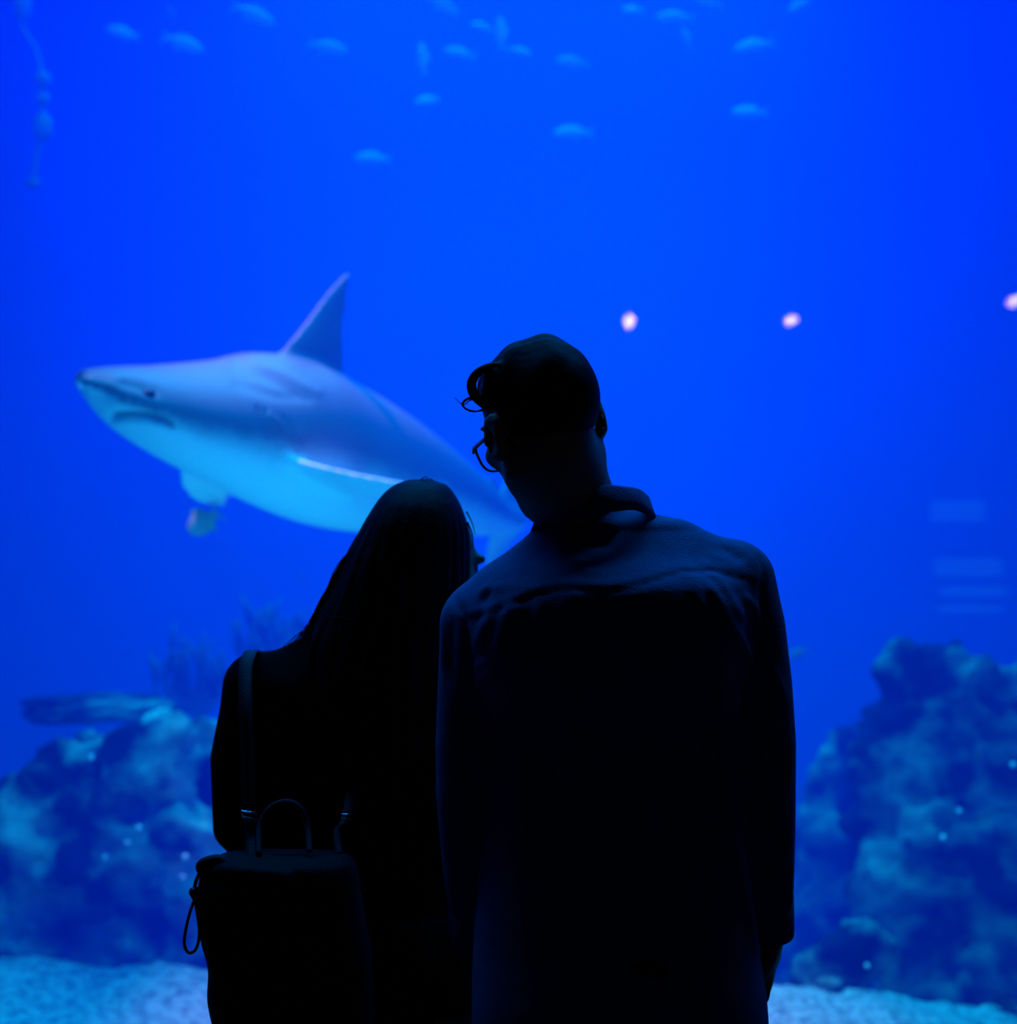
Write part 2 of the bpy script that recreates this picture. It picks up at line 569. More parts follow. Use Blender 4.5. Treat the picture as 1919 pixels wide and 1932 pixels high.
# back-lit shelf display on the rear wall, mirrored faintly at the right of the window
root = empty('wall_display', (W(1850, 1050, 11.0).x, RYB + 0.02, 1.0))
tag(root, 'backlit shelf display on the rear wall, mirrored faintly at right', 'display')
M['displayglow'] = emit('display_glow', (0.02, 0.42, 0.75), 0.85)
dd = 2 * (GLASS_Y + 0.02) - RYB - 0.08
for (pxa, pxb, pya, pyb) in ((1766, 1862, 944, 984), (1772, 1895, 1054, 1088), (1784, 1905, 1108, 1126), (1780, 1895, 1144, 1156)):
    a, b = W(pxa, pyb, dd), W(pxb, pya, dd)
    MB().box((a.x, RYB + 0.02, a.z), (b.x, RYB + 0.08, b.z)).build('light_panel', M['displayglow'], root, smooth=False)
a, b = W(1755, 1170, dd), W(1925, 930, dd)
MB().box((a.x, RYB, a.z), (b.x, RYB + 0.02, b.z)).build('back_board', M['lampcan'], root, smooth=False)


# ------------------------------------------------------------------ rocks, corals, small fish
def ico(sub):
    bm = bmesh.new()
    bmesh.ops.create_icosphere(bm, subdivisions=sub, radius=1.0)
    V = [v.co.copy() for v in bm.verts]
    Fc = [[v.index for v in f.verts] for f in bm.faces]
    bm.free()
    return V, Fc


ICO5 = ico(5)
ICO3 = ico(3)
ICO2 = ico(2)


def stone(px, py, d, rx, rz, label, m='rock', seed=0, ry=None, rough=0.42, flat=0.0, group='loose stones on the gravel', name='rock', sub=None):
    c = W(px, py, d)
    k = d / F
    R = Vector((rx * k, (ry if ry else (rx + rz) * 0.5) * k, rz * k))
    o = Vector((seed * 13.7, seed * 7.1, seed * 3.3))
    vs = []
    for v in ICO5[0]:
        q = v * 1.25 + o
        n = noise.noise(q) * 0.55 + noise.noise(q * 2.1) * 0.34 + abs(noise.noise(q * 4.3)) * -0.34 + noise.noise(q * 9.0) * 0.10 + noise.noise(q * 19) * 0.05
        p = Vector((v.x * R.x, v.y * R.y, v.z * R.z)) * (1 + rough * n)
        if flat and p.z > R.z * flat:
            p.z = R.z * flat + (p.z - R.z * flat) * 0.3
        vs.append(c + p)
    ob = obj(name, vs, ICO5[1], M[m], origin=(c.x, c.y, c.z - R.z))
    return tag(ob, label, 'rock', group)


def formation(name, lumps, base, label, m, h=0.03, seed=0, amp=1.0, foot=True):
    """One grown reef mass: lumps (px, py, d, rx, ry, rz in pixels) melted together, then pitted with noise."""
    C = [W(px, py, d) for (px, py, d, *_r) in lumps]
    Rr = [(rx * d / F, ry * d / F, rz * d / F) for (px, py, d, rx, ry, rz) in lumps]
    lo = [min(c[i] - r[i] for c, r in zip(C, Rr)) - 0.12 for i in range(3)]
    hi = [max(c[i] + r[i] for c, r in zip(C, Rr)) + 0.12 for i in range(3)]
    lo[2] = min(lo[2], base - 0.05)
    f = Field(lo, hi, h)
    for c, r in zip(C, Rr):
        f.ell(c, r, None, 0.05)
    V, Q = f.net()
    me = bpy.data.meshes.new('t'); me.from_pydata(V.tolist(), [], Q.tolist()); me.update()
    N = np.zeros(len(V) * 3); me.vertices.foreach_get('normal', N); N = N.reshape(-1, 3)
    bpy.data.meshes.remove(me)
    o = Vector((seed * 11.3, seed * 5.7, 0))
    P = V.copy()
    for i, v in enumerate(V):
        q = Vector(v) * 4.2 + o
        n = 0.060 * noise.noise(q) + 0.060 * noise.noise(q * 2.1) - 0.075 * abs(noise.noise(q * 1.5 + Vector((9, 4, 2)))) + 0.030 * noise.noise(q * 4.6) + 0.016 * noise.noise(q * 9)
        n -= 0.20 * max(0.0, noise.noise(q * 0.62 + Vector((40, 0, 0))) - 0.22)
        P[i] += N[i] * n * amp
    c = (lo[0] + hi[0]) / 2, (lo[1] + hi[1]) / 2, base
    return tag(obj(name, P, Q, M[m], origin=c), label, 'rock')


formation('reef_rock', [
    (150, 1465, 5.45, 118, 110, 108), (285, 1440, 5.35, 105, 95, 96), (52, 1585, 5.4, 85, 90, 135), (205, 1600, 5.35, 140, 90, 115),
    (400, 1440, 5.6, 70, 80, 90), (345, 1625, 5.3, 130, 100, 120), (100, 1770, 5.5, 180, 100, 120), (330, 1785, 5.45, 180, 100, 110),
    (520, 1640, 5.8, 130, 110, 190), (480, 1840, 5.7, 200, 110, 120)],
    -0.75, 'big pitted reef rock pile at left behind the woman\'s arm and backpack', 'rock', 0.028, 1)
stone(190, 1334, 6.15, 140, 34, 'flat hazy slab of rock lying behind the top of the left reef pile', seed=9, flat=0.5, ry=90, m='rockdark', group='far reef slabs', name='rock_slab')
stone(300, 1420, 6.3, 120, 60, 'dim reef block carrying the flat hazy slab, seen over the left pile', 'rockdark', seed=29, ry=90, group='far reef slabs')
formation('reef_rock', [
    (1790, 1345, 6.0, 145, 110, 125), (1890, 1470, 5.95, 130, 110, 190), (1700, 1500, 5.95, 110, 95, 150), (1800, 1690, 5.75, 190, 120, 190),
    (1720, 1260, 6.0, 75, 60, 45), (1990, 1400, 6.0, 150, 110, 190), (1820, 1850, 5.6, 170, 90, 70), (1960, 1700, 5.7, 170, 120, 240)],
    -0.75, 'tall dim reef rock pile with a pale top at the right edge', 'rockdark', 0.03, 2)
formation('reef_rock', [(1570, 1640, 6.9, 75, 70, 190), (1550, 1520, 6.9, 34, 40, 75), (1610, 1470, 7.0, 60, 60, 130), (1530, 1830, 6.8, 110, 80, 140)],
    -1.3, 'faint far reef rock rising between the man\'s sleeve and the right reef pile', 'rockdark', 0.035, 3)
formation('reef_rock', [(1632, 1790, 5.25, 74, 50, 56), (1565, 1850, 5.3, 80, 60, 50)],
    -0.5, 'small low pale-topped rock on the gravel right of the man\'s hand', 'rock', 0.022, 4, 0.6)
formation('reef_rock', [(365, 1500, 7.2, 90, 80, 140), (530, 1440, 7.6, 80, 80, 145), (450, 1800, 7.5, 170, 90, 235)],
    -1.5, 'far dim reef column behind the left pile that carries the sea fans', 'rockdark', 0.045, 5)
stone(1902, 1889, 4.95, 24, 14, 'small blue stone on the gravel in the bottom right corner', 'rockdark', seed=19, group='loose stones on the gravel')
stone(1560, 1850, 5.02, 34, 9, 'small flat pale stone on the gravel right of the man\'s hip', seed=20, group='loose stones on the gravel')
stone(1672, 1850, 5.05, 10, 13, 'tiny upright pale stone standing on the right gravel edge', seed=21, group='loose stones on the gravel')

random.seed(5)


def sea_fan(px, py, d, wpx, hpx, label, n, seed):
    rnd = random.Random(seed)
    base = W(px, py, d)
    k = d / F
    root = empty('sea_fan', base)
    tag(root, label, 'coral', 'hazy corals behind the left rocks')
    MB().tube([base - Vector((0, 0, 0.15)), base + Vector((0, 0, 0.06))], [0.05, 0.03], 8).build('stalk', M['coral'], root)
    for i in range(n):
        t = (i + 0.5) / n * 2 - 1
        x = t * wpx * 0.5 * k
        top = hpx * k * (0.72 + 0.28 * rnd.random()) * (1 - 0.35 * t * t)
        pts = spline([base, base + Vector((x * 0.55, rnd.uniform(-.03, .03), top * 0.28)), base + Vector((x * 0.9, rnd.uniform(-.05, .05), top * 0.62)), base + Vector((x + rnd.uniform(-.02, .02), rnd.uniform(-.06, .06), top))], 5)
        r = 0.018
        mb = MB().tube(pts, [r * (1.25 - 0.75 * j / len(pts)) for j in range(len(pts))], 6)
        for q in range(3):
            j = rnd.randint(5, len(pts) - 3)
            p = pts[j]
            e = p + Vector((rnd.uniform(-.09, .09), rnd.uniform(-.05, .05), rnd.uniform(.10, .2)))
            mb.tube([p, (p + e) / 2 + Vector((0, 0, .02)), e], [r * .9, r * .8, r * .5], 6)
        mb.build('branch', M['coral'], root)


sea_fan(360, 1365, 7.2, 150, 165, 'hazy branching sea fan above the left rocks', 11, 3)
sea_fan(515, 1300, 7.6, 150, 175, 'hazy branching sea fan just left of the woman\'s hair', 12, 4)

# hanging strand at the upper left
pts = spline([W(44, -60, 7.5), W(40, 40, 7.5), W(70, 100, 7.5), W(80, 170, 7.5), W(78, 235, 7.5), W(62, 340, 7.5)], 10)
root = empty('hanging_strand', pts[0])
tag(root, 'faint greenish strand with clumps hanging at the upper left', 'strand')
MB().tube(pts, 0.012, 8).build('rope', M['weed'], root)
for (px, py, a, b) in ((42, 10, 16, 30), (80, 150, 16, 16), (80, 187, 14, 12), (80, 240, 18, 28), (62, 345, 12, 10)):
    c = W(px, py, 7.5); k = 7.5 / F
    vs = [c + Vector((v.x * a * k, v.y * a * k, v.z * b * k)) * (1 + 0.3 * noise.noise(v * 3 + Vector((px, 0, 0)))) for v in ICO3[0]]
    obj('growth_clump', vs, ICO3[1], M['weed'], root)


def fish_mesh(name, m, deep=0.30):
    """Unit-length fish swimming to -x, centre at the origin: body, forked tail and fins grown as one mesh."""
    n = 16
    st = [(-0.50, .010), (-0.46, .34), (-0.38, .62), (-0.25, .90), (-0.08, 1.0), (0.10, .86), (0.25, .55), (0.33, .30), (0.37, .24)]
    vs, fs = [], []
    for (x, s) in st:
        for k in range(n):
            a = 2 * math.pi * k / n
            vs.append((x, math.cos(a) * s * deep * 0.22, math.sin(a) * s * deep * 0.5))
    for i in range(len(st) - 1):
        for k in range(n):
            fs.append((i * n + k, i * n + (k + 1) % n, (i + 1) * n + (k + 1) % n, (i + 1) * n + k))
    fs.append(tuple(range(n))[::-1]); fs.append(tuple((len(st) - 1) * n + k for k in range(n)))
    def plate(outline, th):
        b = len(vs)
        for sgn in (-1, 1):
            for (x, z) in outline:
                vs.append((x, sgn * th, z))
        c = len(outline)
        fs.append([b + i for i in range(c)]); fs.append([b + c + i for i in range(c)][::-1])
        for i in range(c):
            j = (i + 1) % c
            fs.append((b + j, b + i, b + c + i, b + c + j))
    D = deep
    plate([(0.33, 0.05 * D), (0.50, 0.55 * D), (0.47, 0.25 * D), (0.42, 0), (0.47, -0.25 * D), (0.50, -0.55 * D), (0.33, -0.05 * D)], 0.008)
    plate([(-0.22, 0.42 * D), (-0.10, 0.72 * D), (0.12, 0.60 * D), (0.24, 0.24 * D)], 0.007)
    plate([(0.0, -0.45 * D), (0.12, -0.66 * D), (0.24, -0.24 * D)], 0.007)
    me = bpy.data.meshes.new(name)
    me.from_pydata(vs, [], fs)
    me.materials.append(m)
    me.update()
    return me


FISH = fish_mesh('small_fish', M['fish'], 0.34)
fish0 = None


def place_fish(px, py, lenpx, ang, yaw, d, label, group='small fish near the water surface', me=FISH):
    global fish0
    if me is FISH and fish0 is not None:
        o = fish0.copy()
    else:
        o = bpy.data.objects.new('fish', me)
        if me is FISH: fish0 = o
    COL.objects.link(o)
    o.location = W(px, py, d)
    s = lenpx * d / F / (1 if abs(ang) > 45 else max(0.35, abs(math.cos(math.radians(yaw)))))
    o.scale = (s, s, s)
    R = Matrix.Rotation(math.radians(ang), 4, 'Y') @ Matrix.Rotation(math.radians(yaw), 4, 'X' if abs(ang) > 45 else 'Z')
    o.rotation_euler = R.to_euler()
    return tag(o, label, 'fish', group)


# pixel, length, slope, turn, distance, where it is
for (px, py, L, a, yw, d, lab) in [
    (325, 25, 30, 60, 70, 7.5, 'tiny bright fish head-on near the top, first from the left'),
    (232, 62, 60, 10, 20, 8.6, 'very faint fish below and left of the tiny bright one'),
    (345, 82, 78, 14, 200, 7.6, 'faint long fish sloping down right in the upper left'),
    (478, 28, 82, 20, 200, 7.6, 'faint fish sloping down right near the top, left of centre'),
    (618, 90, 78, 10, 190, 7.4, 'pale fish drifting level, left of the upright fish pair'),
    (836, 10, 70, 28, 200, 6.6, 'bright fish cut by the top edge above the upright fish'),
    (797, 110, 66, 84, 25, 5.9, 'bright upright fish pointing down, left one of the upright pair'),
    (868, 102, 66, 8, 10, 7.8, 'dim level fish between the two upright fish'),
    (945, 62, 66, 86, 25, 6.0, 'upright fish at top centre, right one of the upright pair'),
    (910, 52, 44, 6, 30, 8.0, 'small dim fish touching the right upright fish'),
    (980, 98, 50, 12, 190, 7.9, 'small fish just below right of the right upright fish'),
    (1080, 118, 68, 4, 10, 7.2, 'pale level fish right of centre near the top'),
    (806, 190, 50, -12, 10, 8.6, 'very dim fish directly under the left upright fish'),
    (1082, 252, 80, -2, 6, 8.0, 'dim slender fish well below the pale level fish, right of centre'),
    (703, 300, 72, 0, 8, 8.0, 'dim fish hanging lowest of all, left of centre'),
    (1335, 2, 60, 14, 10, 6.6, 'brightest fish, cut by the top edge right of centre'),
    (1195, 20, 46, -6, 20, 8.0, 'small dim fish near the top between two cut-off bright fish'),
    (1275, 35, 80, -4, 14, 7.4, 'pale fish under the brightest fish at the top'),
    (1297, 74, 42, 70, 20, 7.8, 'small steep fish hanging under the pale fish at upper right'),
    (1510, 10, 58, -35, 15, 7.2, 'fish tilted upward at the top edge, rightmost at the surface'),
    (1424, 88, 84, -14, 10, 7.8, 'faint long fish sloping up right in the upper right'),
    (1415, 213, 72, -2, 8, 8.6, 'very faint level fish, rightmost below the surface fish'),
]:
    place_fish(px, py, L, a, yw, d, lab)
place_fish(1506, 1232, 46, -20, 20, 6.6, 'small blue fish swimming just right of the man\'s upper arm', 'lone small fish')
place_fish(570, 1090, 22, 60, 60, 6.4, 'tiny fish between the shark and the woman\'s hair', 'lone small fish')

SFISH = fish_mesh('striped_fish', M['stripefish'], 0.62)
place_fish(385, 984, 66, -38, 25, 4.85, 'pale ribbed little fish swimming right under the shark\'s far fin', 'fish by the shark', SFISH)

speck0 = None
for (px, py, r, d, lab) in [
    (172, 1429, 6, 5.0, 'bright drifting speck in front of the topmost left rock'),
    (350, 1617, 6, 4.9, 'bright drifting speck just above left of the backpack'),
    (198, 1617, 5, 4.95, 'drifting speck low over the middle left rock'),
    (240, 1590, 5, 4.9, 'drifting speck at the heart of the left rock pile'),
    (262, 1562, 6, 4.95, 'drifting speck above the heart of the left rock pile'),
    (345, 1655, 5, 4.9, 'drifting speck left of the backpack\'s top corner'),
    (1780, 1580, 6, 5.1, 'bright round drifting speck before the huge dark right rock'),
    (1912, 1443, 6, 5.3, 'drifting speck at the right edge before the tall dim rock'),
    (1636, 1822, 5, 5.0, 'drifting speck over the small pale-topped rock'),
    (1810, 1530, 5, 5.2, 'dim drifting speck above right of the bright round one'),
    (1466, 1921, 6, 4.6, 'brightest speck on the gravel beside the man\'s hip'),
]:
    c = W(px, py, d)
    if speck0 is None:
        k = 5.0 * 5 / F
        speck0 = obj('drifting_speck', [v * k for v in ICO2[0]], ICO2[1], M['speck'])
        o = speck0
    else:
        o = speck0.copy()
        COL.objects.link(o)
    o.location = c
    o.scale = (r / 5, r / 5, r / 5)
    tag(o, lab, 'speck', 'bright specks drifting before the rocks')

# ------------------------------------------------------------------ the shark
def smooth_table(xs, ys, x):
    return cubic(xs, ys, np.asarray(x, float))


def make_shark():
    # side profile at pixel columns: top edge, bottom edge, distance, half depth of the body in metres
    T = np.array([
        (152, 707, 717, 4.02, .012), (158, 701, 733, 4.02, .050), (175, 697, 758, 4.04, .095), (200, 695, 784, 4.07, .135), (240, 693, 820, 4.13, .175), (300, 692, 860, 4.24, .215),
        (360, 688, 893, 4.36, .245), (430, 681, 928, 4.51, .27), (500, 667, 962, 4.66, .285), (560, 672, 984, 4.80, .285), (620, 698, 997, 4.94, .275),
        (680, 731, 1003, 5.08, .255), (740, 768, 1005, 5.24, .225), (800, 811, 1006, 5.42, .185), (860, 858, 1009, 5.62, .14), (910, 903, 1010, 5.83, .10), (950, 945, 1008, 6.02, .07), (985, 962, 1000, 6.2, .045)], float)
    xs = np.concatenate([[152, 153.5, 156, 160, 166, 174], np.arange(184, 986, 11)])
    col = [smooth_table(T[:, 0], T[:, j], xs) for j in range(1, 5)]
    mb = MB()
    n = 48
    rings, attr = [], []
    for i, x in enumerate(xs):
        top, bot, d, hw = [c[i] for c in col]
        a, b = W(x, top, d), W(x, bot, d)
        j, k = max(0, i - 1), min(len(xs) - 1, i + 1)
        t = W(xs[k], (col[0][k] + col[1][k]) / 2, col[2][k]) - W(xs[j], (col[0][j] + col[1][j]) / 2, col[2][j])
        side = Vector((t.y, -t.x, 0)).normalized()          # horizontal, away from the spine towards the viewer
        side = (side + Vector((0, 0, -0.22))).normalized()  # the body is banked, showing some belly
        c = (a + b) / 2
        h = (a.z - b.z) / 2
        for q in range(n):
            th = 2 * math.pi * q / n
            u, v = math.cos(th), math.sin(th)
            # rounder belly than back
            e = 2.0
            p = c + Vector((0, 0, h)) * u + side * hw * v
            rings.append(p); attr.append(u)
    m = len(xs)
    fs = []
    for i in range(m - 1):
        for q in range(n):
            fs.append((i * n + q, i * n + (q + 1) % n, (i + 1) * n + (q + 1) % n, (i + 1) * n + q))
    fs.append(tuple(range(n))[::-1]); fs.append(tuple((m - 1) * n + q for q in range(n)))
    mb.add(rings, fs)
    key = list(zip(rings, attr))

    def fin(secs, normal, val, sub=5):
        """secs: (leading point, trailing point, half thickness); smooth sections grown from root to tip."""
        A = spline([s[0] for s in secs], sub); B = spline([s[1] for s in secs], sub)
        th = np.interp(np.linspace(0, len(secs) - 1, len(A)), range(len(secs)), [s[2] for s in secs])
        N = Vector(normal).normalized()
        prof = [(0, 0), (.06, .5), (.2, .95), (.4, 1), (.7, .6), (1, .06), (.7, -.6), (.4, -1), (.2, -.95), (.06, -.5)]
        v = []
        for p, q, t in zip(A, B, th):
            for (u, s) in prof:
                v.append(p + (q - p) * u + N * s * t)
        k = len(prof)
        f = []
        for i in range(len(A) - 1):
            for j in range(k):
                f.append((i * k + j, i * k + (j + 1) % k, (i + 1) * k + (j + 1) % k, (i + 1) * k + j))
        f.append(tuple(range(k))[::-1]); f.append(tuple((len(A) - 1) * k + j for j in range(k)))
        mb.add(v, f)
        for p in v:
            key.append((p, val))

    S = (0.80, -0.58, -0.1)
    # dorsal
    fin([(W(505, 705, 4.64), W(680, 785, 5.06), .030), (W(530, 662, 4.72), W(668, 728, 5.06), .026), (W(552, 635, 4.76), W(655, 705, 5.02), .022), (W(580, 600, 4.82), W(653, 650, 5.0), .018),
         (W(610, 560, 4.88), W(655, 600, 5.0), .014), (W(638, 528, 4.94), W(659, 555, 5.0), .010), (W(655, 513, 4.98), W(663, 522, 5.0), .008)], S, 0.9)
    # near pectoral, swept back and out towards the viewer
    fin([(W(470, 842, 4.62), W(660, 955, 4.98), .030), (W(505, 850, 4.42), W(655, 944, 4.78), .026), (W(570, 872, 4.32), W(690, 945, 4.62), .022), (W(640, 889, 4.24), W(730, 946, 4.46), .018),
         (W(710, 903, 4.17), W(780, 944, 4.33), .014), (W(770, 914, 4.12), W(820, 940, 4.22), .010), (W(815, 925, 4.09), W(835, 934, 4.14), .007)], (0.15, -0.35, 0.92), -0.35)
    # far pectoral, hanging under the throat
    fin([(W(345, 840, 4.62), W(480, 905, 4.95), .030), (W(336, 885, 4.70), W(470, 935, 4.98), .028), (W(338, 908, 4.76), W(457, 946, 5.0), .022), (W(352, 932, 4.82), W(445, 954, 5.02), .016), (W(378, 950, 4.88), W(432, 961, 5.02), .010)],
        (0.75, -0.65, 0.2), -0.75)
    # second dorsal nub and the tail
    fin([(W(905, 905, 5.78), W(948, 948, 5.98), .014), (W(915, 900, 5.8), W(950, 935, 5.98), .010), (W(928, 897, 5.86), W(944, 915, 5.95), .006)], S, 0.9)
    fin([(W(935, 958, 5.95), W(985, 985, 6.22), .028), (W(941, 935, 6.0), W(990, 975, 6.26), .022), (W(948, 912, 6.08), W(990, 950, 6.3), .016), (W(962, 880, 6.2), W(1000, 915, 6.36), .012), (W(985, 835, 6.34), W(1008, 865, 6.45), .008), (W(1010, 795, 6.45), W(1016, 812, 6.5), .006)], S, 0.9)
    fin([(W(930, 990, 5.95), W(985, 985, 6.22), .028), (W(925, 1010, 6.0), W(985, 1005, 6.25), .022), (W(918, 1032, 6.08), W(960, 1035, 6.25), .016), (W(915, 1055, 6.16), W(940, 1060, 6.25), .010), (W(915, 1075, 6.22), W(922, 1078, 6.25), .006)], S, -0.3)

    o = mb.build('shark', M['fish'], origin=W(560, 830, 4.8))
    r = o.modifiers.new('r', 'REMESH'); r.mode = 'VOXEL'; r.voxel_size = 0.0105
    s = o.modifiers.new('s', 'SMOOTH'); s.factor = 0.5; s.iterations = 5
    dg = bpy.context.evaluated_depsgraph_get()
    dg.update()
    me = bpy.data.meshes.new_from_object(o.evaluated_get(dg))
    old = o.data
    o.modifiers.clear()
    o.data = me
    bpy.data.meshes.remove(old)
    me.name = 'shark'
    me.polygons.foreach_set('use_smooth', [True] * len(me.polygons))
    kd = KDTree(len(key))
    for i, (p, _a) in enumerate(key):
        kd.insert(p, i)
    kd.balance()
    org = o.location
    me.update()
    nv = len(me.vertices)
    back = np.zeros(nv)
    P = np.zeros(nv * 3); me.vertices.foreach_get('co', P); P = P.reshape(-1, 3) + np.array(org)
    NR = np.zeros(nv * 3); me.vertices.foreach_get('normal', NR); NR = NR.reshape(-1, 3)
    for i in range(nv):
        hit = kd.find_n(P[i], 3)
        back[i] = sum(key[h[1]][1] for h in hit) / len(hit)
    # gill slits, mouth and a fold behind the head, cut into the skin along lines on the near side
    PX = P[:, 0] / P[:, 1] * F + CX; PY = CY - (P[:, 2] - ZC) / P[:, 1] * F
    near = (NR * (P - np.array([0, 0, ZC]))).sum(1) < 0
    dark = np.zeros(nv)
    disp = np.zeros(nv)

    def line(pts, wpx, amp, dk):
        pts = [np.array(p, float) for p in pts]
        best = np.full(nv, 1e9)
        for a, b in zip(pts, pts[1:]):
            ab = b - a
            t = np.clip(((PX - a[0]) * ab[0] + (PY - a[1]) * ab[1]) / (ab @ ab), 0, 1)
            best = np.minimum(best, np.hypot(PX - a[0] - t * ab[0], PY - a[1] - t * ab[1]))
        g = np.exp(-(best / wpx) ** 2) * near
        disp[:] += amp * g
        if dk: dark[:] = np.maximum(dark, dk * g)

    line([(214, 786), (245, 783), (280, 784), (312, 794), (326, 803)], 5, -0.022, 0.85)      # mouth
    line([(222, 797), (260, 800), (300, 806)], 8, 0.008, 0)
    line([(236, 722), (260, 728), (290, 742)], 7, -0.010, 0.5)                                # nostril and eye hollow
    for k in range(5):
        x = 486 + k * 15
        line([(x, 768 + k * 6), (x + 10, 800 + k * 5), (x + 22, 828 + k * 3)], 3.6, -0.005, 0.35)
    line([(512, 782), (535, 808), (560, 842)], 5, 0.007, 0)                                   # bright fold at the last gill
    line([(440, 700), (500, 712), (560, 742)], 9, -0.004, 0)
    line([(450, 725), (520, 748), (580, 752)], 10, -0.004, 0)
    line([(470, 684), (530, 702), (600, 740)], 8, 0.004, 0)
    P2 = P + NR * disp[:, None] - np.array(org)
    me.vertices.foreach_set('co', P2.ravel())
    at = me.attributes.new('back', 'FLOAT', 'POINT'); at.data.foreach_set('value', back)
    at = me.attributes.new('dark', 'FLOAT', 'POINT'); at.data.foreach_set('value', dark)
    me.update()

    m = bpy.data.materials.new('shark_skin')
    m.use_nodes = True
    nt = m.node_tree
    b = nt.nodes['Principled BSDF']
    b.inputs['Roughness'].default_value = 0.42
    b.inputs['Specular IOR Level'].default_value = 0.35
    a1 = nt.nodes.new('ShaderNodeAttribute'); a1.attribute_name = 'back'
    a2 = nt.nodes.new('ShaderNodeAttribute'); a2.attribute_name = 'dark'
    tc = nt.nodes.new('ShaderNodeTexCoord')
    nz = nt.nodes.new('ShaderNodeTexNoise'); nz.inputs['Scale'].default_value = 5; nz.inputs['Detail'].default_value = 4
    nt.links.new(tc.outputs['Object'], nz.inputs['Vector'])
    mm = nt.nodes.new('ShaderNodeMath'); mm.operation = 'MULTIPLY_ADD'; mm.inputs[1].default_value = 0.30; mm.inputs[2].default_value = -0.15
    nt.links.new(nz.outputs['Fac'], mm.inputs[0])
    aa = nt.nodes.new('ShaderNodeMath'); aa.operation = 'ADD'
    nt.links.new(a1.outputs['Fac'], aa.inputs[0]); nt.links.new(mm.outputs[0], aa.inputs[1])
    mr = nt.nodes.new('ShaderNodeMapRange'); mr.interpolation_type = 'SMOOTHSTEP'
    mr.inputs['From Min'].default_value = -0.50; mr.inputs['From Max'].default_value = 0.12
    nt.links.new(aa.outputs[0], mr.inputs['Value'])
    mx = nt.nodes.new('ShaderNodeMix'); mx.data_type = 'RGBA'
    mx.inputs[6].default_value = (0.86, 0.88, 0.84, 1); mx.inputs[7].default_value = (0.135, 0.15, 0.165, 1)
    nt.links.new(mr.outputs[0], mx.inputs[0])
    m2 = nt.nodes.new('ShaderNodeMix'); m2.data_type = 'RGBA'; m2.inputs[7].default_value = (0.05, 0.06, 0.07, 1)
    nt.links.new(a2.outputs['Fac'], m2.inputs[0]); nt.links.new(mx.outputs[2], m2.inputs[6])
    nt.links.new(m2.outputs[2], b.inputs['Base Color'])
    me.materials.clear(); me.materials.append(m)
    tag(o, 'big grey shark with a pale belly swimming left behind the couple', 'shark')
    # eye on the near side, set into the skin
    cand = np.where(near)[0]
    i = cand[np.argmin(np.hypot(PX[cand] - 286, PY[cand] - 741))]
    e = Vector(P[i]) - Vector(NR[i]) * 0.008
    obj('eye', [e + v * 0.017 for v in ICO3[0]], ICO3[1], M['eye'], o)
    return o


shark = make_shark()

# ------------------------------------------------------------------ people
def rot(axis, deg):
    return np.array(Matrix.Rotation(math.radians(deg), 3, axis))


def local(c, R):
    c = np.array(c, float)
    return lambda x, y, z: c + R @ np.array((x, y, z), float)


def rows(tab):
    """(py, left px, right px, distance, half depth) -> loft rows in metres."""
    out = []
    for (py, l, r, d, hy) in tab:
        a, b = W(l, py, d), W(r, py, d)
        out.append((a.z, (a.x + b.x) / 2, d, (b.x - a.x) / 2, hy))
    return out


def head_sdf(f, L, R, k=0.012):
    """Skull, face, ears; L maps head-local metres (x right, y towards the face, z up)."""
    f.ell(L(0, -0.008, 0.010), (0.068, 0.088, 0.074), R, k)
    f.ell(L(0, 0.034, -0.045), (0.058, 0.058, 0.072), R, 0.03)
    for s in (-1, 1):
        f.rcone(L(s * 0.054, 0.0, -0.070), L(0, 0.070, -0.112), 0.020, 0.020, 0.03)
        f.ell(L(s * 0.031, 0.080, -0.018), (0.016, 0.012, 0.010), R, 0.004, cut=True)
        f.ell(L(s * 0.031, 0.072, -0.018), (0.013, 0.013, 0.013), R, 0.003)
        f.ell(L(s * 0.038, 0.068, -0.040), (0.022, 0.018, 0.014), R, 0.02)
        f.ell(L(s * 0.029, 0.084, 0.002), (0.022, 0.010, 0.007), R, 0.012)
        Re = R @ rot('Z', s * -24)
        f.ell(L(s * 0.078, -0.010, -0.026), (0.009, 0.021, 0.033), Re, 0.008)
        f.ell(L(s * 0.085, -0.005, -0.024), (0.005, 0.010, 0.018), Re, 0.004, cut=True)
        f.ell(L(s * 0.009, 0.098, -0.055), (0.007, 0.008, 0.006), R, 0.006)
    f.rcone(L(0, 0.088, -0.014), L(0, 0.106, -0.052), 0.008, 0.010, 0.012)
    f.ell(L(0, 0.086, -0.079), (0.022, 0.010, 0.005), R, 0.006)
    f.ell(L(0, 0.084, -0.087), (0.020, 0.010, 0.006), R, 0.006)
    f.ell(L(0, 0.090, -0.083), (0.020, 0.006, 0.0014), R, 0.002, cut=True)
    f.ell(L(0, 0.076, -0.112), (0.018, 0.014, 0.014), R, 0.015)


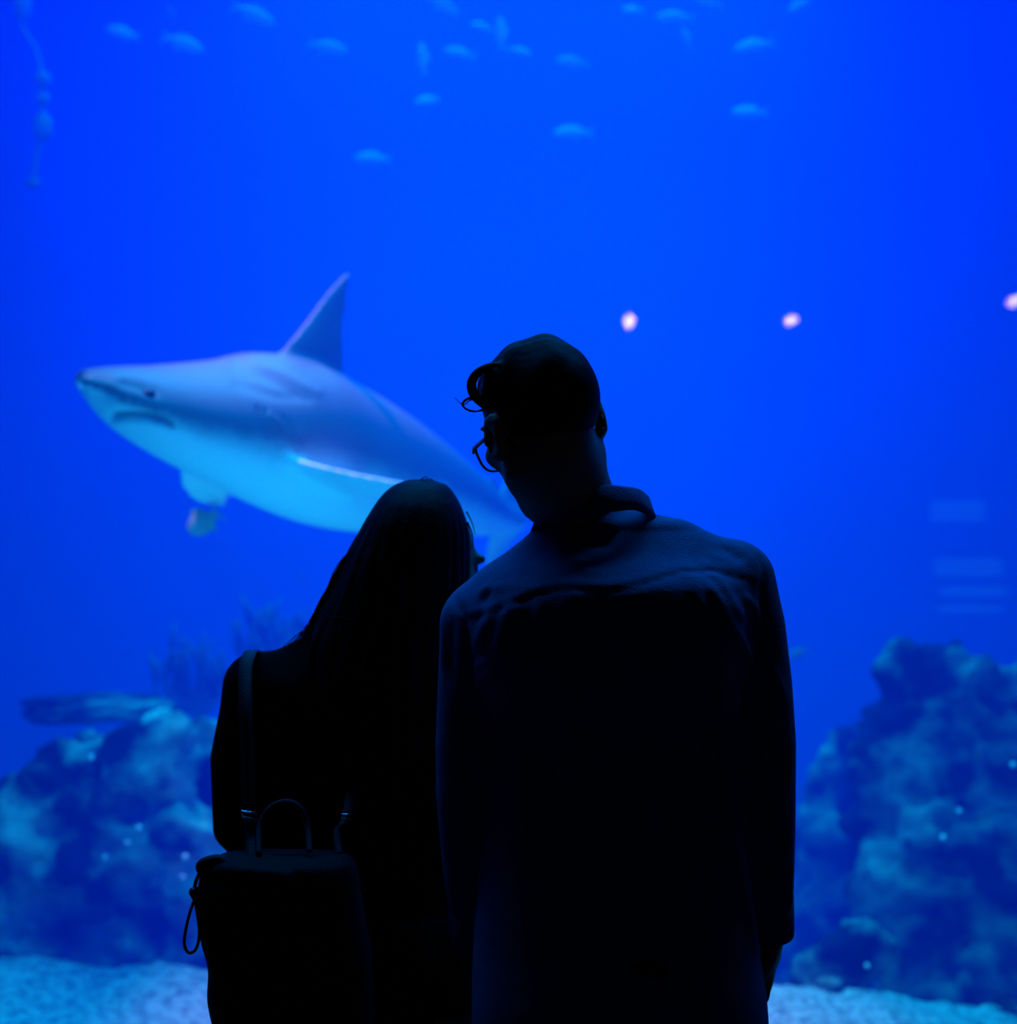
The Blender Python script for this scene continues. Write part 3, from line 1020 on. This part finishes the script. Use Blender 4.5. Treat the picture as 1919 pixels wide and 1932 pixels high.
def hand_sdf(f, wrist, down, palm_n, side, size=1.0, curl=28):
    """Palm, four bent fingers of unequal length and a thumb from the side of the palm."""
    w = np.array(wrist, float); dn = np.array(down, float); dn /= np.linalg.norm(dn)
    pn = np.array(palm_n, float); pn -= dn * (pn @ dn); pn /= np.linalg.norm(pn)
    ac = np.cross(dn, pn) * side                       # towards the thumb
    s = size
    R = np.stack([ac, pn, dn], 1)
    f.rcone(w - dn * 0.02, w + dn * 0.03 * s, 0.023 * s, 0.020 * s, 0.015)
    f.ell(w + dn * 0.052 * s, (0.040 * s, 0.015 * s, 0.048 * s), R, 0.014)
    for i, (off, ln, r) in enumerate([(0.030, 0.072, .0088), (0.010, 0.080, .0090), (-0.011, 0.075, .0088), (-0.030, 0.058, .0078)]):
        p = w + (ac * off + dn * 0.085) * s
        a = math.radians(curl * 0.6 + 5 * i)
        segs = (0.46, 0.30, 0.24)
        pts = [(p - dn * 0.03 * s, r * s)]
        for q in segs:
            d = dn * math.cos(a) + pn * math.sin(a) + ac * off * 2.0
            pts.append((p.copy(), r * s * (1 - 0.06 * len(pts))))
            p = p + d / np.linalg.norm(d) * ln * q * s
            a += math.radians(curl)
        pts.append((p, r * s * 0.78))
        f.chain(pts, 0.003)
    t0 = w + (ac * 0.022 + dn * 0.022) * s
    t1 = t0 + (ac * 0.026 + dn * 0.026 + pn * 0.012) * s
    t2 = t1 + (ac * 0.010 + dn * 0.030 + pn * 0.012) * s
    t3 = t2 + (dn * 0.026 + pn * 0.010 - ac * 0.002) * s
    f.chain([(t0, .015 * s), (t1, .0115 * s), (t2, .010 * s), (t3, .0082 * s)], 0.006)


def legs_sdf(f, hips, spread, foot_y, rh, rk, ra, off, zlo=0.05):
    for s in (-1, 1):
        h = np.array((hips[0] + s * spread * 0.55, hips[1], hips[2]))
        kn = np.array((hips[0] + s * spread * 0.85, hips[1] + 0.02, hips[2] * 0.53))
        an = np.array((hips[0] + s * spread, foot_y, zlo))
        f.rcone(h, kn, rh + off, rk + off, 0.03)
        f.rcone(kn, an, rk + off, ra + off, 0.02)


def shoes(name, hips, spread, foot_y, m, parent, size=1.0):
    for s in (-1, 1):
        x = hips[0] + s * spread
        f = Field((x - .09, foot_y - .14, 0), (x + .09, foot_y + .26, .17), 0.006)
        f.rcone((x, foot_y - .055 * size, .047), (x + s * .012, foot_y + .14 * size, .040), .044, .042, .02)
        f.rcone((x, foot_y - .03, .055), (x, foot_y - .005, .12), .046, .047, .02)
        f.plane_cut((0, 0, 0.006), (0, 0, -1))
        V, Q = f.net()
        obj(name, V, Q, m, parent)


# ---- the man
MAN = Vector((0.14, 1.90, 0))
mh_c = W(1017, 771, 1.83)
mh_R = rot('Y', -15) @ rot('Z', 27) @ rot('X', -4)
mhL = local(mh_c, mh_R)
M_TORSO = [(1000, 1040, 1275, 1.882, .050), (1040, 985, 1330, 1.876, .082), (1075, 925, 1380, 1.870, .110), (1105, 900, 1402, 1.865, .125), (1150, 885, 1415, 1.865, .133), (1250, 888, 1412, 1.872, .130), (1400, 905, 1412, 1.890, .108),
           (1600, 905, 1412, 1.895, .105), (1750, 895, 1425, 1.895, .112), (1900, 890, 1446, 1.890, .120), (1990, 890, 1450, 1.890, .120)]
kM = 1.88 / F
m_sr, m_sl = W(1395, 1092, 1.875), W(897, 1178, 1.875)
m_er, m_el = W(1445, 1400, 1.88), W(878, 1500, 1.90)
m_wr, m_wl = W(1453, 1742, 1.95), W(893, 1765, 1.96)
m_nb = W(1118, 985, 1.885)
m_hip = (W(1185, 1960, 1.89).x, 1.89, 0.86)


def man_common(f, off, k=0.03):
    f.loft(rows(M_TORSO), k, 2.35, off)
    f.rcone(W(1128, 1010, 1.88), m_sr + Vector((-.02, 0, 0.004)), 0.043 + off, 0.046 + off, 0.05)
    f.rcone(W(1108, 1015, 1.88), m_sl + Vector((.02, 0, 0.004)), 0.043 + off, 0.046 + off, 0.05)


f = Field((-0.16, 1.62, 0.0), (0.46, 2.30, 1.78), 0.0065)
man_common(f, -0.014)
head_sdf(f, mhL, mh_R)
f.rcone(mhL(-0.004, -0.022, -0.055), m_nb + Vector((-.008, 0, 0)), 0.048, 0.051, 0.025)
f.chain([(m_sr, .042), (m_er, .034), (m_wr, .026)], 0.02)
f.chain([(m_sl, .042), (m_el, .034), (m_wl, .026)], 0.02)
hand_sdf(f, m_wr + Vector((0, .005, -.012)), (-0.10, 0.12, -1), (-1, 0.1, 0), -1, 0.98, 22)
hand_sdf(f, m_wl + Vector((0, .01, -.012)), (0.05, 0.30, -1), (1, 0.2, 0), 1, 0.98, 26)
legs_sdf(f, m_hip, 0.115, 1.90, 0.080, 0.056, 0.040, -0.012)
V, Q = f.net()
man = obj('person', V, Q, M['skin'], origin=MAN)
tag(man, 'man in a blue denim shirt and glasses, seen from behind, leaning left', 'person', 'couple watching the shark')

# hair: a short shell at the sides, thick waves on top, a curl over the forehead
f = Field(mh_c - Vector((.16, .16, .13)), mh_c + Vector((.14, .15, .17)), 0.004)
f.ell(mhL(0, -0.010, 0.008), (0.0715, 0.094, 0.079), mh_R, 0.01)
f.ell(mhL(0.000, -0.004, 0.038), (0.0665, 0.084, 0.046), mh_R, 0.012)
f.ell(mhL(0.006, 0.056, 0.046), (0.050, 0.034, 0.033), mh_R, 0.015)
f.ell(mhL(0.002, 0.090, 0.040), (0.032, 0.016, 0.024), mh_R, 0.015)
f.ell(W(931, 722, 1.768), (.014, .020, .026), None, 0.012)
f.ell(W(926, 752, 1.766), (.009, .014, .014), None, 0.012)
f.ell(mhL(0, 0.098, -0.064), (0.082, 0.080, 0.100), mh_R, 0.008, cut=True)
f.ell(mhL(0, 0.02, -0.135), (0.12, 0.14, 0.085), mh_R, 0.01, cut=True)
for s in (-1, 1):
    f.ell(mhL(s * 0.086, -0.006, -0.030), (0.018, 0.026, 0.036), mh_R, 0.004, cut=True)
g = np.meshgrid(*f.ax, indexing='ij')
q = [sum(mh_R[j][i] * (g[j] - mh_c[j]) for j in range(3)) for i in range(3)]
top = np.clip((q[2] - 0.03) / 0.05, 0, 1)
f.D += (top * (0.0042 * np.sin(q[0] * 95 + 14 * q[1]) * np.sin(q[1] * 70 + 1.2) + 0.0026 * np.sin(q[1] * 150 + q[0] * 60 + 2))).astype(np.float32)
V, Q = f.net()
hb = MB(); hb.add(V.tolist(), Q.tolist())
dq = 1.765


def curl(pts, r0, r1, n=7, d=dq):
    P = spline([W(x, y, d + dd) for (x, y, dd) in pts], 8)
    hb.tube(P, [r0 + (r1 - r0) * i / (len(P) - 1) for i in range(len(P))], n)


curl([(945, 690, .0), (922, 692, -.004), (900, 703, -.006), (888, 722, -.004), (892, 744, 0), (910, 762, .006), (928, 770, .01)], .0045, .0050)
curl([(940, 700, .006), (918, 697, .0), (902, 706, -.004), (893, 724, -.003), (898, 742, 0), (914, 758, .006), (930, 764, .01)], .0040, .0040)
curl([(905, 756, 0), (914, 744, .004), (922, 726, .006), (926, 708, .006)], .0070, .0080)
curl([(925, 758, .0), (905, 752, -.004), (884, 752, -.004), (873, 762, -.002), (880, 772, 0), (896, 776, .004), (915, 774, .006)], .0022, .0009)
curl([(925, 762, .0), (908, 755, -.004), (888, 755, -.004), (877, 763, -.002), (868, 760, 0), (858, 750, .004)], .0012, .0004)
curl([(918, 768, .0), (906, 774, .0), (896, 777, .0), (884, 776, .0)], .0012, .0005)
curl([(1010, 640, .06), (1020, 634, .05), (1034, 637, .05)], .003, .002, d=1.80)
hair = hb.build('hair', M['hair'], man)

# shirt
f = Field((-0.16, 1.62, 0.80), (0.46, 2.20, 1.56), 0.0052)
man_common(f, 0.0, 0.035)
f.chain([(m_sr, .0465), (W(1418, 1180, 1.875), .0445), (W(1434, 1290, 1.877), .0425), (W(1445, 1400, 1.88), .0400), (W(1449, 1560, 1.905), .0370), (W(1452, 1680, 1.935), .0330), (m_wr, .029)], 0.022)
f.chain([(m_sl, .0465), (W(890, 1290, 1.882), .0455), (W(881, 1400, 1.89), .0425), (m_el, .0395), (m_wl * 0.5 + m_el * 0.5, .037), (m_wl, .029)], 0.022)


def onto(pts):
    return [f.hit(x, y) for (x, y) in pts]


YOKE = [(858, 1165), (881, 1166), (927, 1151), (985, 1127), (1031, 1111), (1078, 1104), (1130, 1110), (1170, 1106), (1216, 1097), (1263, 1080), (1317, 1071), (1359, 1076), (1417, 1093), (1436, 1101)]
yl = spline([Vector((x, y, 0)) for x, y in YOKE], 4)
yl = [(p.x, p.y) for p in yl]
seam1 = onto(yl); seam2 = onto([(x, y - 9) for x, y in yl]); seam0 = onto([(x, y + 5) for x, y in yl])
arm_r = onto([(1425, 1035), (1432, 1052), (1437, 1075), (1438, 1105), (1436, 1140), (1432, 1185), (1426, 1230), (1420, 1262)])
arm_l = onto([(852, 1122), (862, 1140), (876, 1162), (884, 1195), (888, 1230), (892, 1270), (896, 1310)])
F1 = [  # folds: pixels on the cloth, height, width
    ([(1320, 1085), (1345, 1120), (1375, 1175), (1405, 1225), (1424, 1258)], .0075, .0085),
    ([(1330, 1080), (1352, 1095), (1375, 1130), (1392, 1162)], .005, .008),
    ([(1402, 1125), (1418, 1140), (1432, 1160)], .006, .006), ([(1374, 1140), (1390, 1158), (1402, 1166)], .006, .006),
    ([(1416, 1150), (1428, 1162), (1438, 1168)], .005, .005), ([(1300, 1075), (1312, 1110), (1325, 1160)], .004, .010),
    ([(975, 1135), (962, 1160), (945, 1205), (938, 1240)], .006, .010), ([(935, 1150), (915, 1185), (898, 1225)], .006, .009),
    ([(930, 1240), (910, 1252), (896, 1268)], .006, .006), ([(935, 1262), (915, 1275), (900, 1292)], .005, .006),
    ([(1005, 1120), (1008, 1200), (1018, 1300), (1028, 1450), (1032, 1700)], -.006, .008),
    ([(1012, 1120), (1018, 1200), (1028, 1300), (1040, 1450)], .007, .010),
    ([(1332, 1095), (1340, 1200), (1348, 1350), (1362, 1500), (1385, 1650)], -.008, .008),
    ([(1345, 1200), (1356, 1350), (1372, 1500), (1396, 1660), (1430, 1800)], .010, .010),
    ([(1380, 1300), (1392, 1450), (1408, 1580), (1432, 1700)], .008, .008),
    ([(1060, 1118), (1070, 1135), (1092, 1165), (1100, 1180)], .003, .007), ([(1075, 1112), (1088, 1128), (1095, 1150)], .003, .006),
    # yoke wrinkles
    ([(1110, 1000), (1140, 988), (1165, 995), (1170, 1025), (1168, 1050)], .0035, .009), ([(1085, 1045), (1110, 1058), (1140, 1056), (1172, 1042)], -.0035, .009),
    ([(1075, 1055), (1098, 1066), (1120, 1085)], .003, .007), ([(1105, 1020), (1130, 1030), (1160, 1028)], -.0030, .008),
    ([(1365, 1030), (1385, 1045), (1400, 1062)], -.004, .008), ([(1340, 1045), (1370, 1065), (1395, 1078)], .003, .008),
    ([(900, 1120), (920, 1110), (950, 1104)], .003, .007), ([(905, 1140), (925, 1120), (940, 1100)], -.003, .007),
    # sleeves
    ([(1450, 1250), (1470, 1290), (1480, 1330)], .004, .008), ([(1495, 1440), (1478, 1500), (1462, 1560)], .004, .008), ([(1496, 1570), (1482, 1610), (1465, 1640)], .006, .008),
    ([(1494, 1620), (1490, 1680), (1492, 1720)], .005, .006), ([(1440, 1380), (1460, 1420), (1470, 1460)], -.004, .008), ([(1440, 1530), (1455, 1570), (1460, 1620)], -.004, .008),
    ([(845, 1150), (838, 1200), (835, 1260)], .004, .007), ([(858, 1165), (852, 1230), (848, 1300)], -.003, .007),
]
F1h = [(onto(p), a, wd) for p, a, wd in F1]
f.crease(seam0, -.0042, .0045); f.crease(seam1, .0026, .0040); f.crease(seam2, .0022, .0032)
f.crease(arm_r, -.0040, .0042); f.crease(arm_l, -.0040, .0042)
for p, a, wd in F1h:
    f.crease(p, a, wd)
V, Q = f.net()
shirt = obj('shirt', V, Q, M['denim'], man)

# collar: a stand and a folded-over leaf around the neck, open at the front
cb = W(1118, 952, 1.885)
cv, cf = [], []
nC = 48
prof = [(.064, .004, 0), (.0655, .018, 0), (.069, .024, .3), (.0735, .022, .7), (.0785, .006, 1), (.0845, -.009, 1), (.081, -.008, 1), (.074, .004, .6), (.070, .008, .2)]
for i in range(nC + 1):
    ph = math.radians(-90 + 200 * (i / nC - 0.5) * 1.62)           # back of the neck faces the viewer
    fr = (1 + math.sin(ph)) / 2
    for (r, z, o) in prof:
        zz = z - 0.042 * fr ** 1.1 - 0.010 * o * fr
        rr = r
        x = math.cos(ph) * rr * 1.02; y = math.sin(ph) * rr * 1.05
        p = cb + Vector((x + 0.002, y, zz + x * 0.07 + 0.0015 * math.sin(ph * 9 + r * 200) * o))
        cv.append(p)
kp = len(prof)
for i in range(nC):
    for j in range(kp):
        cf.append((i * kp + j, i * kp + (j + 1) % kp, (i + 1) * kp + (j + 1) % kp, (i + 1) * kp + j))
cf.append(tuple(range(kp))[::-1]); cf.append(tuple(nC * kp + j for j in range(kp)))
obj('collar', cv, cf, M['denimseam'], shirt)
for wpt, el in ((m_wr, m_er), (m_wl, m_el)):
    ax = (wpt - el).normalized()
    cm = MB().tube([wpt - ax * .045, wpt - ax * .043, wpt - ax * .005, wpt + ax * .016, wpt + ax * .018, wpt + ax * .012], [.030, .0335, .0335, .033, .029, .026], 28)
    cm.build('cuff', M['denimseam'], shirt)

# trousers, shoes
f = Field((-0.16, 1.68, 0.02), (0.46, 2.12, 1.0), 0.009)
f.loft([(0.80, m_hip[0], 1.89, .150, .105), (0.88, m_hip[0], 1.89, .158, .112), (0.95, m_hip[0] - .01, 1.89, .155, .105)], 0.03, 2.3, 0)
legs_sdf(f, m_hip, 0.115, 1.90, 0.088, 0.066, 0.055, 0.0)
V, Q = f.net()
obj('trousers', V, Q, M['trouser'], man)
shoes('shoe', m_hip, 0.115, 1.90, M['shoe'], man)

# eyeglasses: two rims, bridge, temples; lenses are sub-parts
gm = MB()


def rim(s):
    o = []
    for i in range(28):
        a = 2 * math.pi * i / 28
        c, sn = math.cos(a), math.sin(a)
        x = abs(c) ** 0.62 * math.copysign(1, c) * 0.0255
        z = abs(sn) ** 0.68 * math.copysign(1, sn) * 0.0215
        x += 0.004 * (z / 0.0215) * s
        o.append(Vector(mhL(s * 0.0305 + x, 0.108 - abs(s * 0.0325 + x) * 0.16, -0.034 + z)))
    return o


for s in (-1, 1):
    gm.tube(rim(s), 0.0017, 8, closed=True)
    hng = Vector(mhL(s * 0.060, 0.099, -0.022))
    gm.tube([hng + Vector((0, 0, 0)), Vector(mhL(s * 0.064, 0.088, -0.020)), Vector(mhL(s * 0.069, 0.030, -0.016)), Vector(mhL(s * 0.0745, -0.006, -0.014)), Vector(mhL(s * 0.072, -0.026, -0.034)), Vector(mhL(s * 0.066, -0.032, -0.048))],
            [.0030, .0024, .0018, .0018, .0022, .0022], 8, flat=1.5)
gm.tube(spline([mhL(-0.007, 0.107, -0.028), mhL(0, 0.111, -0.025), mhL(0.007, 0.107, -0.028)], 4), 0.0019, 8)
specs = gm.build('eyeglasses', M['frame'], man)
lens_m = glass('spectacle_lens', (0.96, 0.97, 0.98), 0.5, 0.04)
for s in (-1, 1):
    r = rim(s)
    c = sum(r, Vector((0, 0, 0))) / len(r)
    nrm = Vector(mh_R @ np.array((0, 1, 0)))
    v = [c + nrm * .0008] + [p + nrm * .0005 for p in r] + [c - nrm * .0008] + [p - nrm * .0005 for p in r]
    n = len(r)
    fc = []
    for i in range(n):
        j = (i + 1) % n
        fc += [(0, 1 + i, 1 + j), (n + 1, n + 2 + j, n + 2 + i), (1 + i, n + 2 + i, n + 2 + j, 1 + j)]
    obj('lens', v, fc, lens_m, specs)

# ---- the woman
WD = 0.12                                                 # how far she stands beyond the man


def Ww(px, py, d):
    return W(px, py, d + WD)


def rows_w(tab):
    return rows([(py, l, r, d + WD, hy) for (py, l, r, d, hy) in tab])


WOM = Vector((-0.20, 2.14, 0))
wh_c = Ww(797, 1038, 2.04)
wh_R = rot('Y', 10) @ rot('Z', -57) @ rot('X', 0)
whL = local(wh_c, wh_R)
W_TORSO = [(1225, 600, 860, 2.03, .060), (1290, 480, 900, 2.025, .088), (1380, 482, 900, 2.02, .096), (1500, 488, 885, 2.02, .092), (1640, 498, 880, 2.025, .088), (1780, 480, 930, 2.02, .098), (1900, 462, 965, 2.015, .108), (1990, 458, 970, 2.015, .108)]
w_sl, w_sr = Ww(478, 1287, 2.03), Ww(905, 1300, 2.04)
w_el, w_er = Ww(447, 1560, 2.01), Ww(885, 1560, 2.10)
w_wl, w_wr = Ww(570, 1700, 2.19), Ww(760, 1690, 2.22)
w_nb = Ww(735, 1215, 2.045)
w_hip = (Ww(690, 1960, 2.015).x, 2.135, 0.76)


def woman_common(f, off, k=0.03):
    f.loft(rows_w(W_TORSO), k, 2.3, off)
    f.rcone(Ww(690, 1216, 2.02), w_sl + Vector((.012, 0, .004)), .043 + off, .031 + off, 0.05)
    f.rcone(Ww(735, 1232, 2.04), w_sr + Vector((-.012, 0, .004)), .038 + off, .030 + off, 0.05)


f = Field((-0.54, 1.94, 0.0), (0.05, 2.56, 1.59), 0.0065)
woman_common(f, -0.013)
head_sdf(f, whL, wh_R)
f.rcone(whL(0, -0.02, -0.055), w_nb, 0.044, 0.048, 0.025)
f.chain([(w_sl, .034), (w_el, .029), (w_wl, .022)], 0.02)
f.chain([(w_sr, .034), (w_er, .029), (w_wr, .022)], 0.02)
hand_sdf(f, w_wl, (0.9, 0.45, 0.0), (0.2, -0.6, -0.8), 1, 0.86, 24)
hand_sdf(f, w_wr, (-0.9, 0.40, -0.1), (0.2, -0.6, -0.8), -1, 0.86, 24)
legs_sdf(f, w_hip, 0.10, 2.15, 0.074, 0.050, 0.036, -0.012)
V, Q = f.net()
woman = obj('person', V, Q, M['skin'], origin=WOM)
tag(woman, 'woman with long straight dark hair and dark top, seen from behind, head on his shoulder', 'person', 'couple watching the shark')

# long straight hair falling over the back
H = [(905, 775, 812, 2.06, .026), (912, 750, 838, 2.05, .058), (930, 726, 856, 2.045, .084), (960, 704, 872, 2.04, .104), (1000, 681, 884, 2.035, .112), (1040, 658, 886, 2.03, .112), (1080, 640, 884, 2.02, .106), (1120, 620, 882, 2.01, .096), (1160, 600, 880, 1.995, .084),
     (1210, 586, 880, 1.968, .066), (1290, 598, 872, 1.935, .050), (1380, 615, 860, 1.920, .036), (1460, 630, 840, 1.915, .026), (1500, 650, 815, 1.915, .016)]
f = Field((-0.40, 1.93, 1.02), (0.03, 2.34, 1.62), 0.0048)
f.loft(rows_w(H), 0.02, 2.2, 0)
f.ell(whL(0.0, 0.100, -0.055), (0.058, 0.060, 0.105), wh_R, 0.012, cut=True)
g = np.meshgrid(*f.ax, indexing='ij')
cxx = cubic([1.06, 1.25, 1.4, 1.56], [-.165, -.165, -.150, -.128], g[2])
an = np.arctan2(g[0] - cxx, -(g[1] - 2.14))
f.D += (np.clip((1.545 - g[2]) / 0.10, 0, 1) * (0.0016 * np.sin(an * 26 + 5 * g[2]) + 0.0011 * np.sin(an * 47 + 3 * np.sin(g[2] * 7)))).astype(np.float32)
V, Q = f.net()
hb = MB(); hb.add(V.tolist(), Q.tolist())
rnd = random.Random(7)
for i in range(46):
    t = rnd.random()
    y0 = 1010 + 150 * t
    xl = np.interp(y0, [1000, 1040, 1080, 1120, 1160], [684, 661, 643, 627, 611])
    e = rnd.random()
    pts = [Ww(xl + 44, y0 - 70, 2.02), Ww(xl + 7, y0, 1.995), Ww(np.interp(y0 + 60, [1000, 1080, 1160, 1240], [680, 640, 603, 575]) - 4 - 8 * e, y0 + 60, 1.98), Ww(596 - 36 * e * t - 8 * rnd.random(), 1178 + 18 * e, 1.975), Ww(585 - 75 * e * t, 1205 + 25 * e, 1.965)]
    P = spline(pts, 6)
    hb.tube(P, [0.0013 * (1 - 0.75 * j / len(P)) for j in range(len(P))], 5)
for (a, b, c) in [((800, 912), (806, 903), (818, 906)), ((790, 908), (800, 901), (806, 899)), ((882, 985), (892, 1010), (890, 1035)), ((880, 965), (890, 985), (897, 1008))]:
    P = spline([Ww(*a, 2.02), Ww(*b, 2.02), Ww(*c, 2.02)], 5)
    hb.tube(P, [0.0014 * (1 - 0.7 * j / len(P)) for j in range(len(P))], 5)
P = spline([Ww(604, 1150, 1.93), Ww(618, 1163, 1.925), Ww(640, 1166, 1.92), (Ww(665, 1170, 1.918))], 6)
hb.tube(P, [0.0012] * len(P), 5)
hb.build('hair', M['hair'], woman)

f = Field((-0.54, 1.94, 0.76), (0.05, 2.50, 1.42), 0.006)
woman_common(f, 0.0, 0.035)
f.chain([(w_sl, .042), (Ww(452, 1430, 2.02), .044), (w_el, .036), (w_wl, .030)], 0.03)
f.chain([(w_sr, .042), (Ww(905, 1430, 2.06), .042), (w_er, .036), (w_wr, .030)], 0.03)
f.chain([(w_nb + Vector((0, 0, -.01)), .052), (w_nb + Vector((.002, 0, .008)), .050)], 0.02)
for (p, a, wd) in [([(430, 1400), (450, 1480), (470, 1540)], -.004, .009), ([(560, 1560), (620, 1590), (680, 1600)], -.004, .010), ([(470, 1330), (480, 1400), (484, 1480)], -.005, .008)]:
    f.crease([f.hit(x, y) for x, y in p], a, wd)
V, Q = f.net()
obj('sweater', V, Q, M['sweater'], woman)
f = Field((-0.56, 1.96, 0.02), (0.09, 2.36, 0.95), 0.009)
f.loft([(0.70, w_hip[0], 2.135, .150, .105), (0.80, w_hip[0], 2.135, .160, .112), (0.90, w_hip[0], 2.135, .150, .100)], 0.03, 2.3, 0)
legs_sdf(f, w_hip, 0.10, 2.15, 0.082, 0.056, 0.046, 0.0)
V, Q = f.net()
obj('trousers', V, Q, M['trouser'], woman)
shoes('shoe', w_hip, 0.10, 2.15, M['shoe'], woman, 0.88)

# ------------------------------------------------------------------ the backpack slung on her left shoulder
bd = 1.925
BD = 0.08


def Wb(px, py, d):
    return W(px, py, d + BD)


broot = empty('backpack', W(530, 2250, bd))
tag(broot, 'black drawstring backpack hanging behind the woman\'s left side by a thin strap', 'backpack')
B = [(1612, 420, 655, bd, .034), (1626, 392, 668, bd, .052), (1650, 379, 676, bd, .058), (1700, 374, 684, bd, .062), (1760, 380, 694, bd, .066), (1830, 396, 702, bd, .068), (1870, 394, 704, bd, .068), (1950, 408, 704, bd, .066), (2060, 420, 700, bd, .058), (2120, 440, 680, bd, .034)]
f = Field((-0.50, 1.84, 0.60), (-0.12, 2.06, 1.08), 0.005)
f.loft(rows(B), 0.02, 2.6, 0)
for (p, a, wd) in [([(395, 1630), (460, 1640), (540, 1655), (560, 1690)], .006, .008), ([(385, 1660), (450, 1672), (540, 1700)], -.005, .008), ([(430, 1622), (520, 1616), (650, 1604)], .006, .005),
                   ([(470, 1640), (480, 1700), (478, 1760)], -.005, .008), ([(560, 1640), (565, 1700), (560, 1760)], -.005, .008), ([(400, 1860), (520, 1890), (680, 1880)], -.004, .008)]:
    f.crease([f.hit(x, y, 1.6, 2.1) for x, y in p], a, wd)
V, Q = f.net()
obj('bag_body', V, Q, M['bag'], broot)


def band(pts, wd, th, n=8):
    """Flat webbing facing the viewer."""
    P = spline(pts, n)
    v, fc = [], []
    for i, p in enumerate(P):
        t = (P[min(i + 1, len(P) - 1)] - P[max(i - 1, 0)]).normalized()
        nrm = Vector((0, -1, 0)) if abs(t.y) < 0.8 else Vector((0, -0.3, 1))
        s = t.cross(nrm).normalized(); nn = s.cross(t).normalized()
        v += [p + s * wd / 2 + nn * th / 2, p - s * wd / 2 + nn * th / 2, p - s * wd / 2 - nn * th / 2, p + s * wd / 2 - nn * th / 2]
    for i in range(len(P) - 1):
        for j in range(4):
            fc.append((i * 4 + j, i * 4 + (j + 1) % 4, (i + 1) * 4 + (j + 1) % 4, (i + 1) * 4 + j))
    fc.append((3, 2, 1, 0)); k = (len(P) - 1) * 4; fc.append((k, k + 1, k + 2, k + 3))
    return MB().add(v, fc)


st = band([Wb(472, 1262, 2.13), Wb(478, 1236, 2.08), Wb(478, 1228, 2.035), Wb(470, 1236, 1.985), Wb(463, 1265, 1.955), Wb(463, 1330, 1.925), Wb(466, 1430, 1.905), Wb(469, 1530, 1.885)], .019, .0035)
st.build('shoulder_strap', M['strap'], broot)
band([Wb(470, 1545, 1.882), Wb(472, 1580, 1.868), Wb(474, 1625, 1.842)], .013, .003).build('strap_tail', M['strap'], broot)
band([Wb(655, 1538, 1.905), Wb(646, 1556, 1.885), Wb(636, 1572, 1.875), Wb(640, 1612, 1.85)], .010, .003).build('strap_tail', M['strap'], broot)
band([Wb(668, 1400, 1.995), Wb(666, 1470, 1.965), Wb(658, 1535, 1.895)], .016, .0035).build('shoulder_strap', M['strap'], broot)
bk = MB()
for (px, py, d) in ((470, 1538, 1.878),):
    c = Wb(px, py, d)
    bk.tube([c + Vector((-.010, 0, .006)), c + Vector((.010, 0, .003)), c + Vector((.011, 0, -.006)), c + Vector((-.009, 0, -.003))], .0017, 8, closed=True)
bk.build('buckle', M['metal'], broot)
c = Wb(654, 1540, 1.885)
MB().tube([c + Vector((-.007, 0, .003)), c + Vector((.007, 0, .003)), c + Vector((.006, 0, -.004)), c + Vector((-.006, 0, -.004))], .0012, 8, closed=True).build('buckle', M['metal'], broot)
MB().tube(spline([Wb(488, 1612, 1.83), Wb(490, 1560, 1.855), Wb(508, 1526, 1.862), Wb(538, 1513, 1.865), Wb(566, 1524, 1.862), Wb(580, 1560, 1.855), Wb(584, 1608, 1.83)], 8), .0042, 8, flat=0.6).build('carry_handle', M['strap'], broot)
c = Wb(398, 1621, 1.825)
MB().tube(spline([Wb(384, 1650, 1.83), Wb(378, 1634, 1.825), Wb(390, 1625, 1.82), Wb(412, 1621, 1.82), Wb(430, 1630, 1.82)], 6), .0065, 10).build('rim_piping', M['strap'], broot)
dc = MB()
dc.tube(spline([Wb(380, 1642, 1.82), Wb(370, 1662, 1.818), Wb(365, 1690, 1.815)], 6), .0026, 8)
dc.tube(spline([Wb(388, 1666, 1.82), Wb(376, 1674, 1.818), Wb(366, 1690, 1.815)], 6), .0026, 8)
dc.tube(spline([Wb(366, 1700, 1.815), Wb(356, 1730, 1.813), Wb(348, 1770, 1.812), Wb(350, 1790, 1.812), Wb(359, 1798, 1.812), Wb(370, 1790, 1.812), Wb(376, 1765, 1.813), Wb(374, 1735, 1.814), Wb(369, 1705, 1.815)], 8), .0021, 8)
dc.build('drawcord', M['strap'], broot)
c = Wb(368, 1694, 1.815)
f = Field(c - Vector((.03, .03, .03)), c + Vector((.03, .03, .03)), 0.0016)
f.rcone(c + Vector((-.002, 0, .008)), c + Vector((.006, 0, -.008)), .0066, .0058, .003)
V, Q = f.net()
obj('cord_lock', V, Q, M['frame'], broot)
MB().tube(spline([Wb(412, 1885, 1.80), Wb(418, 1900, 1.80), Wb(410, 1912, 1.80), Wb(404, 1925, 1.80), Wb(408, 1945, 1.80), Wb(420, 1950, 1.80), Wb(426, 1930, 1.80), Wb(424, 1912, 1.80)], 6), .0034, 8).build('adjuster_loop', M['strap'], broot)
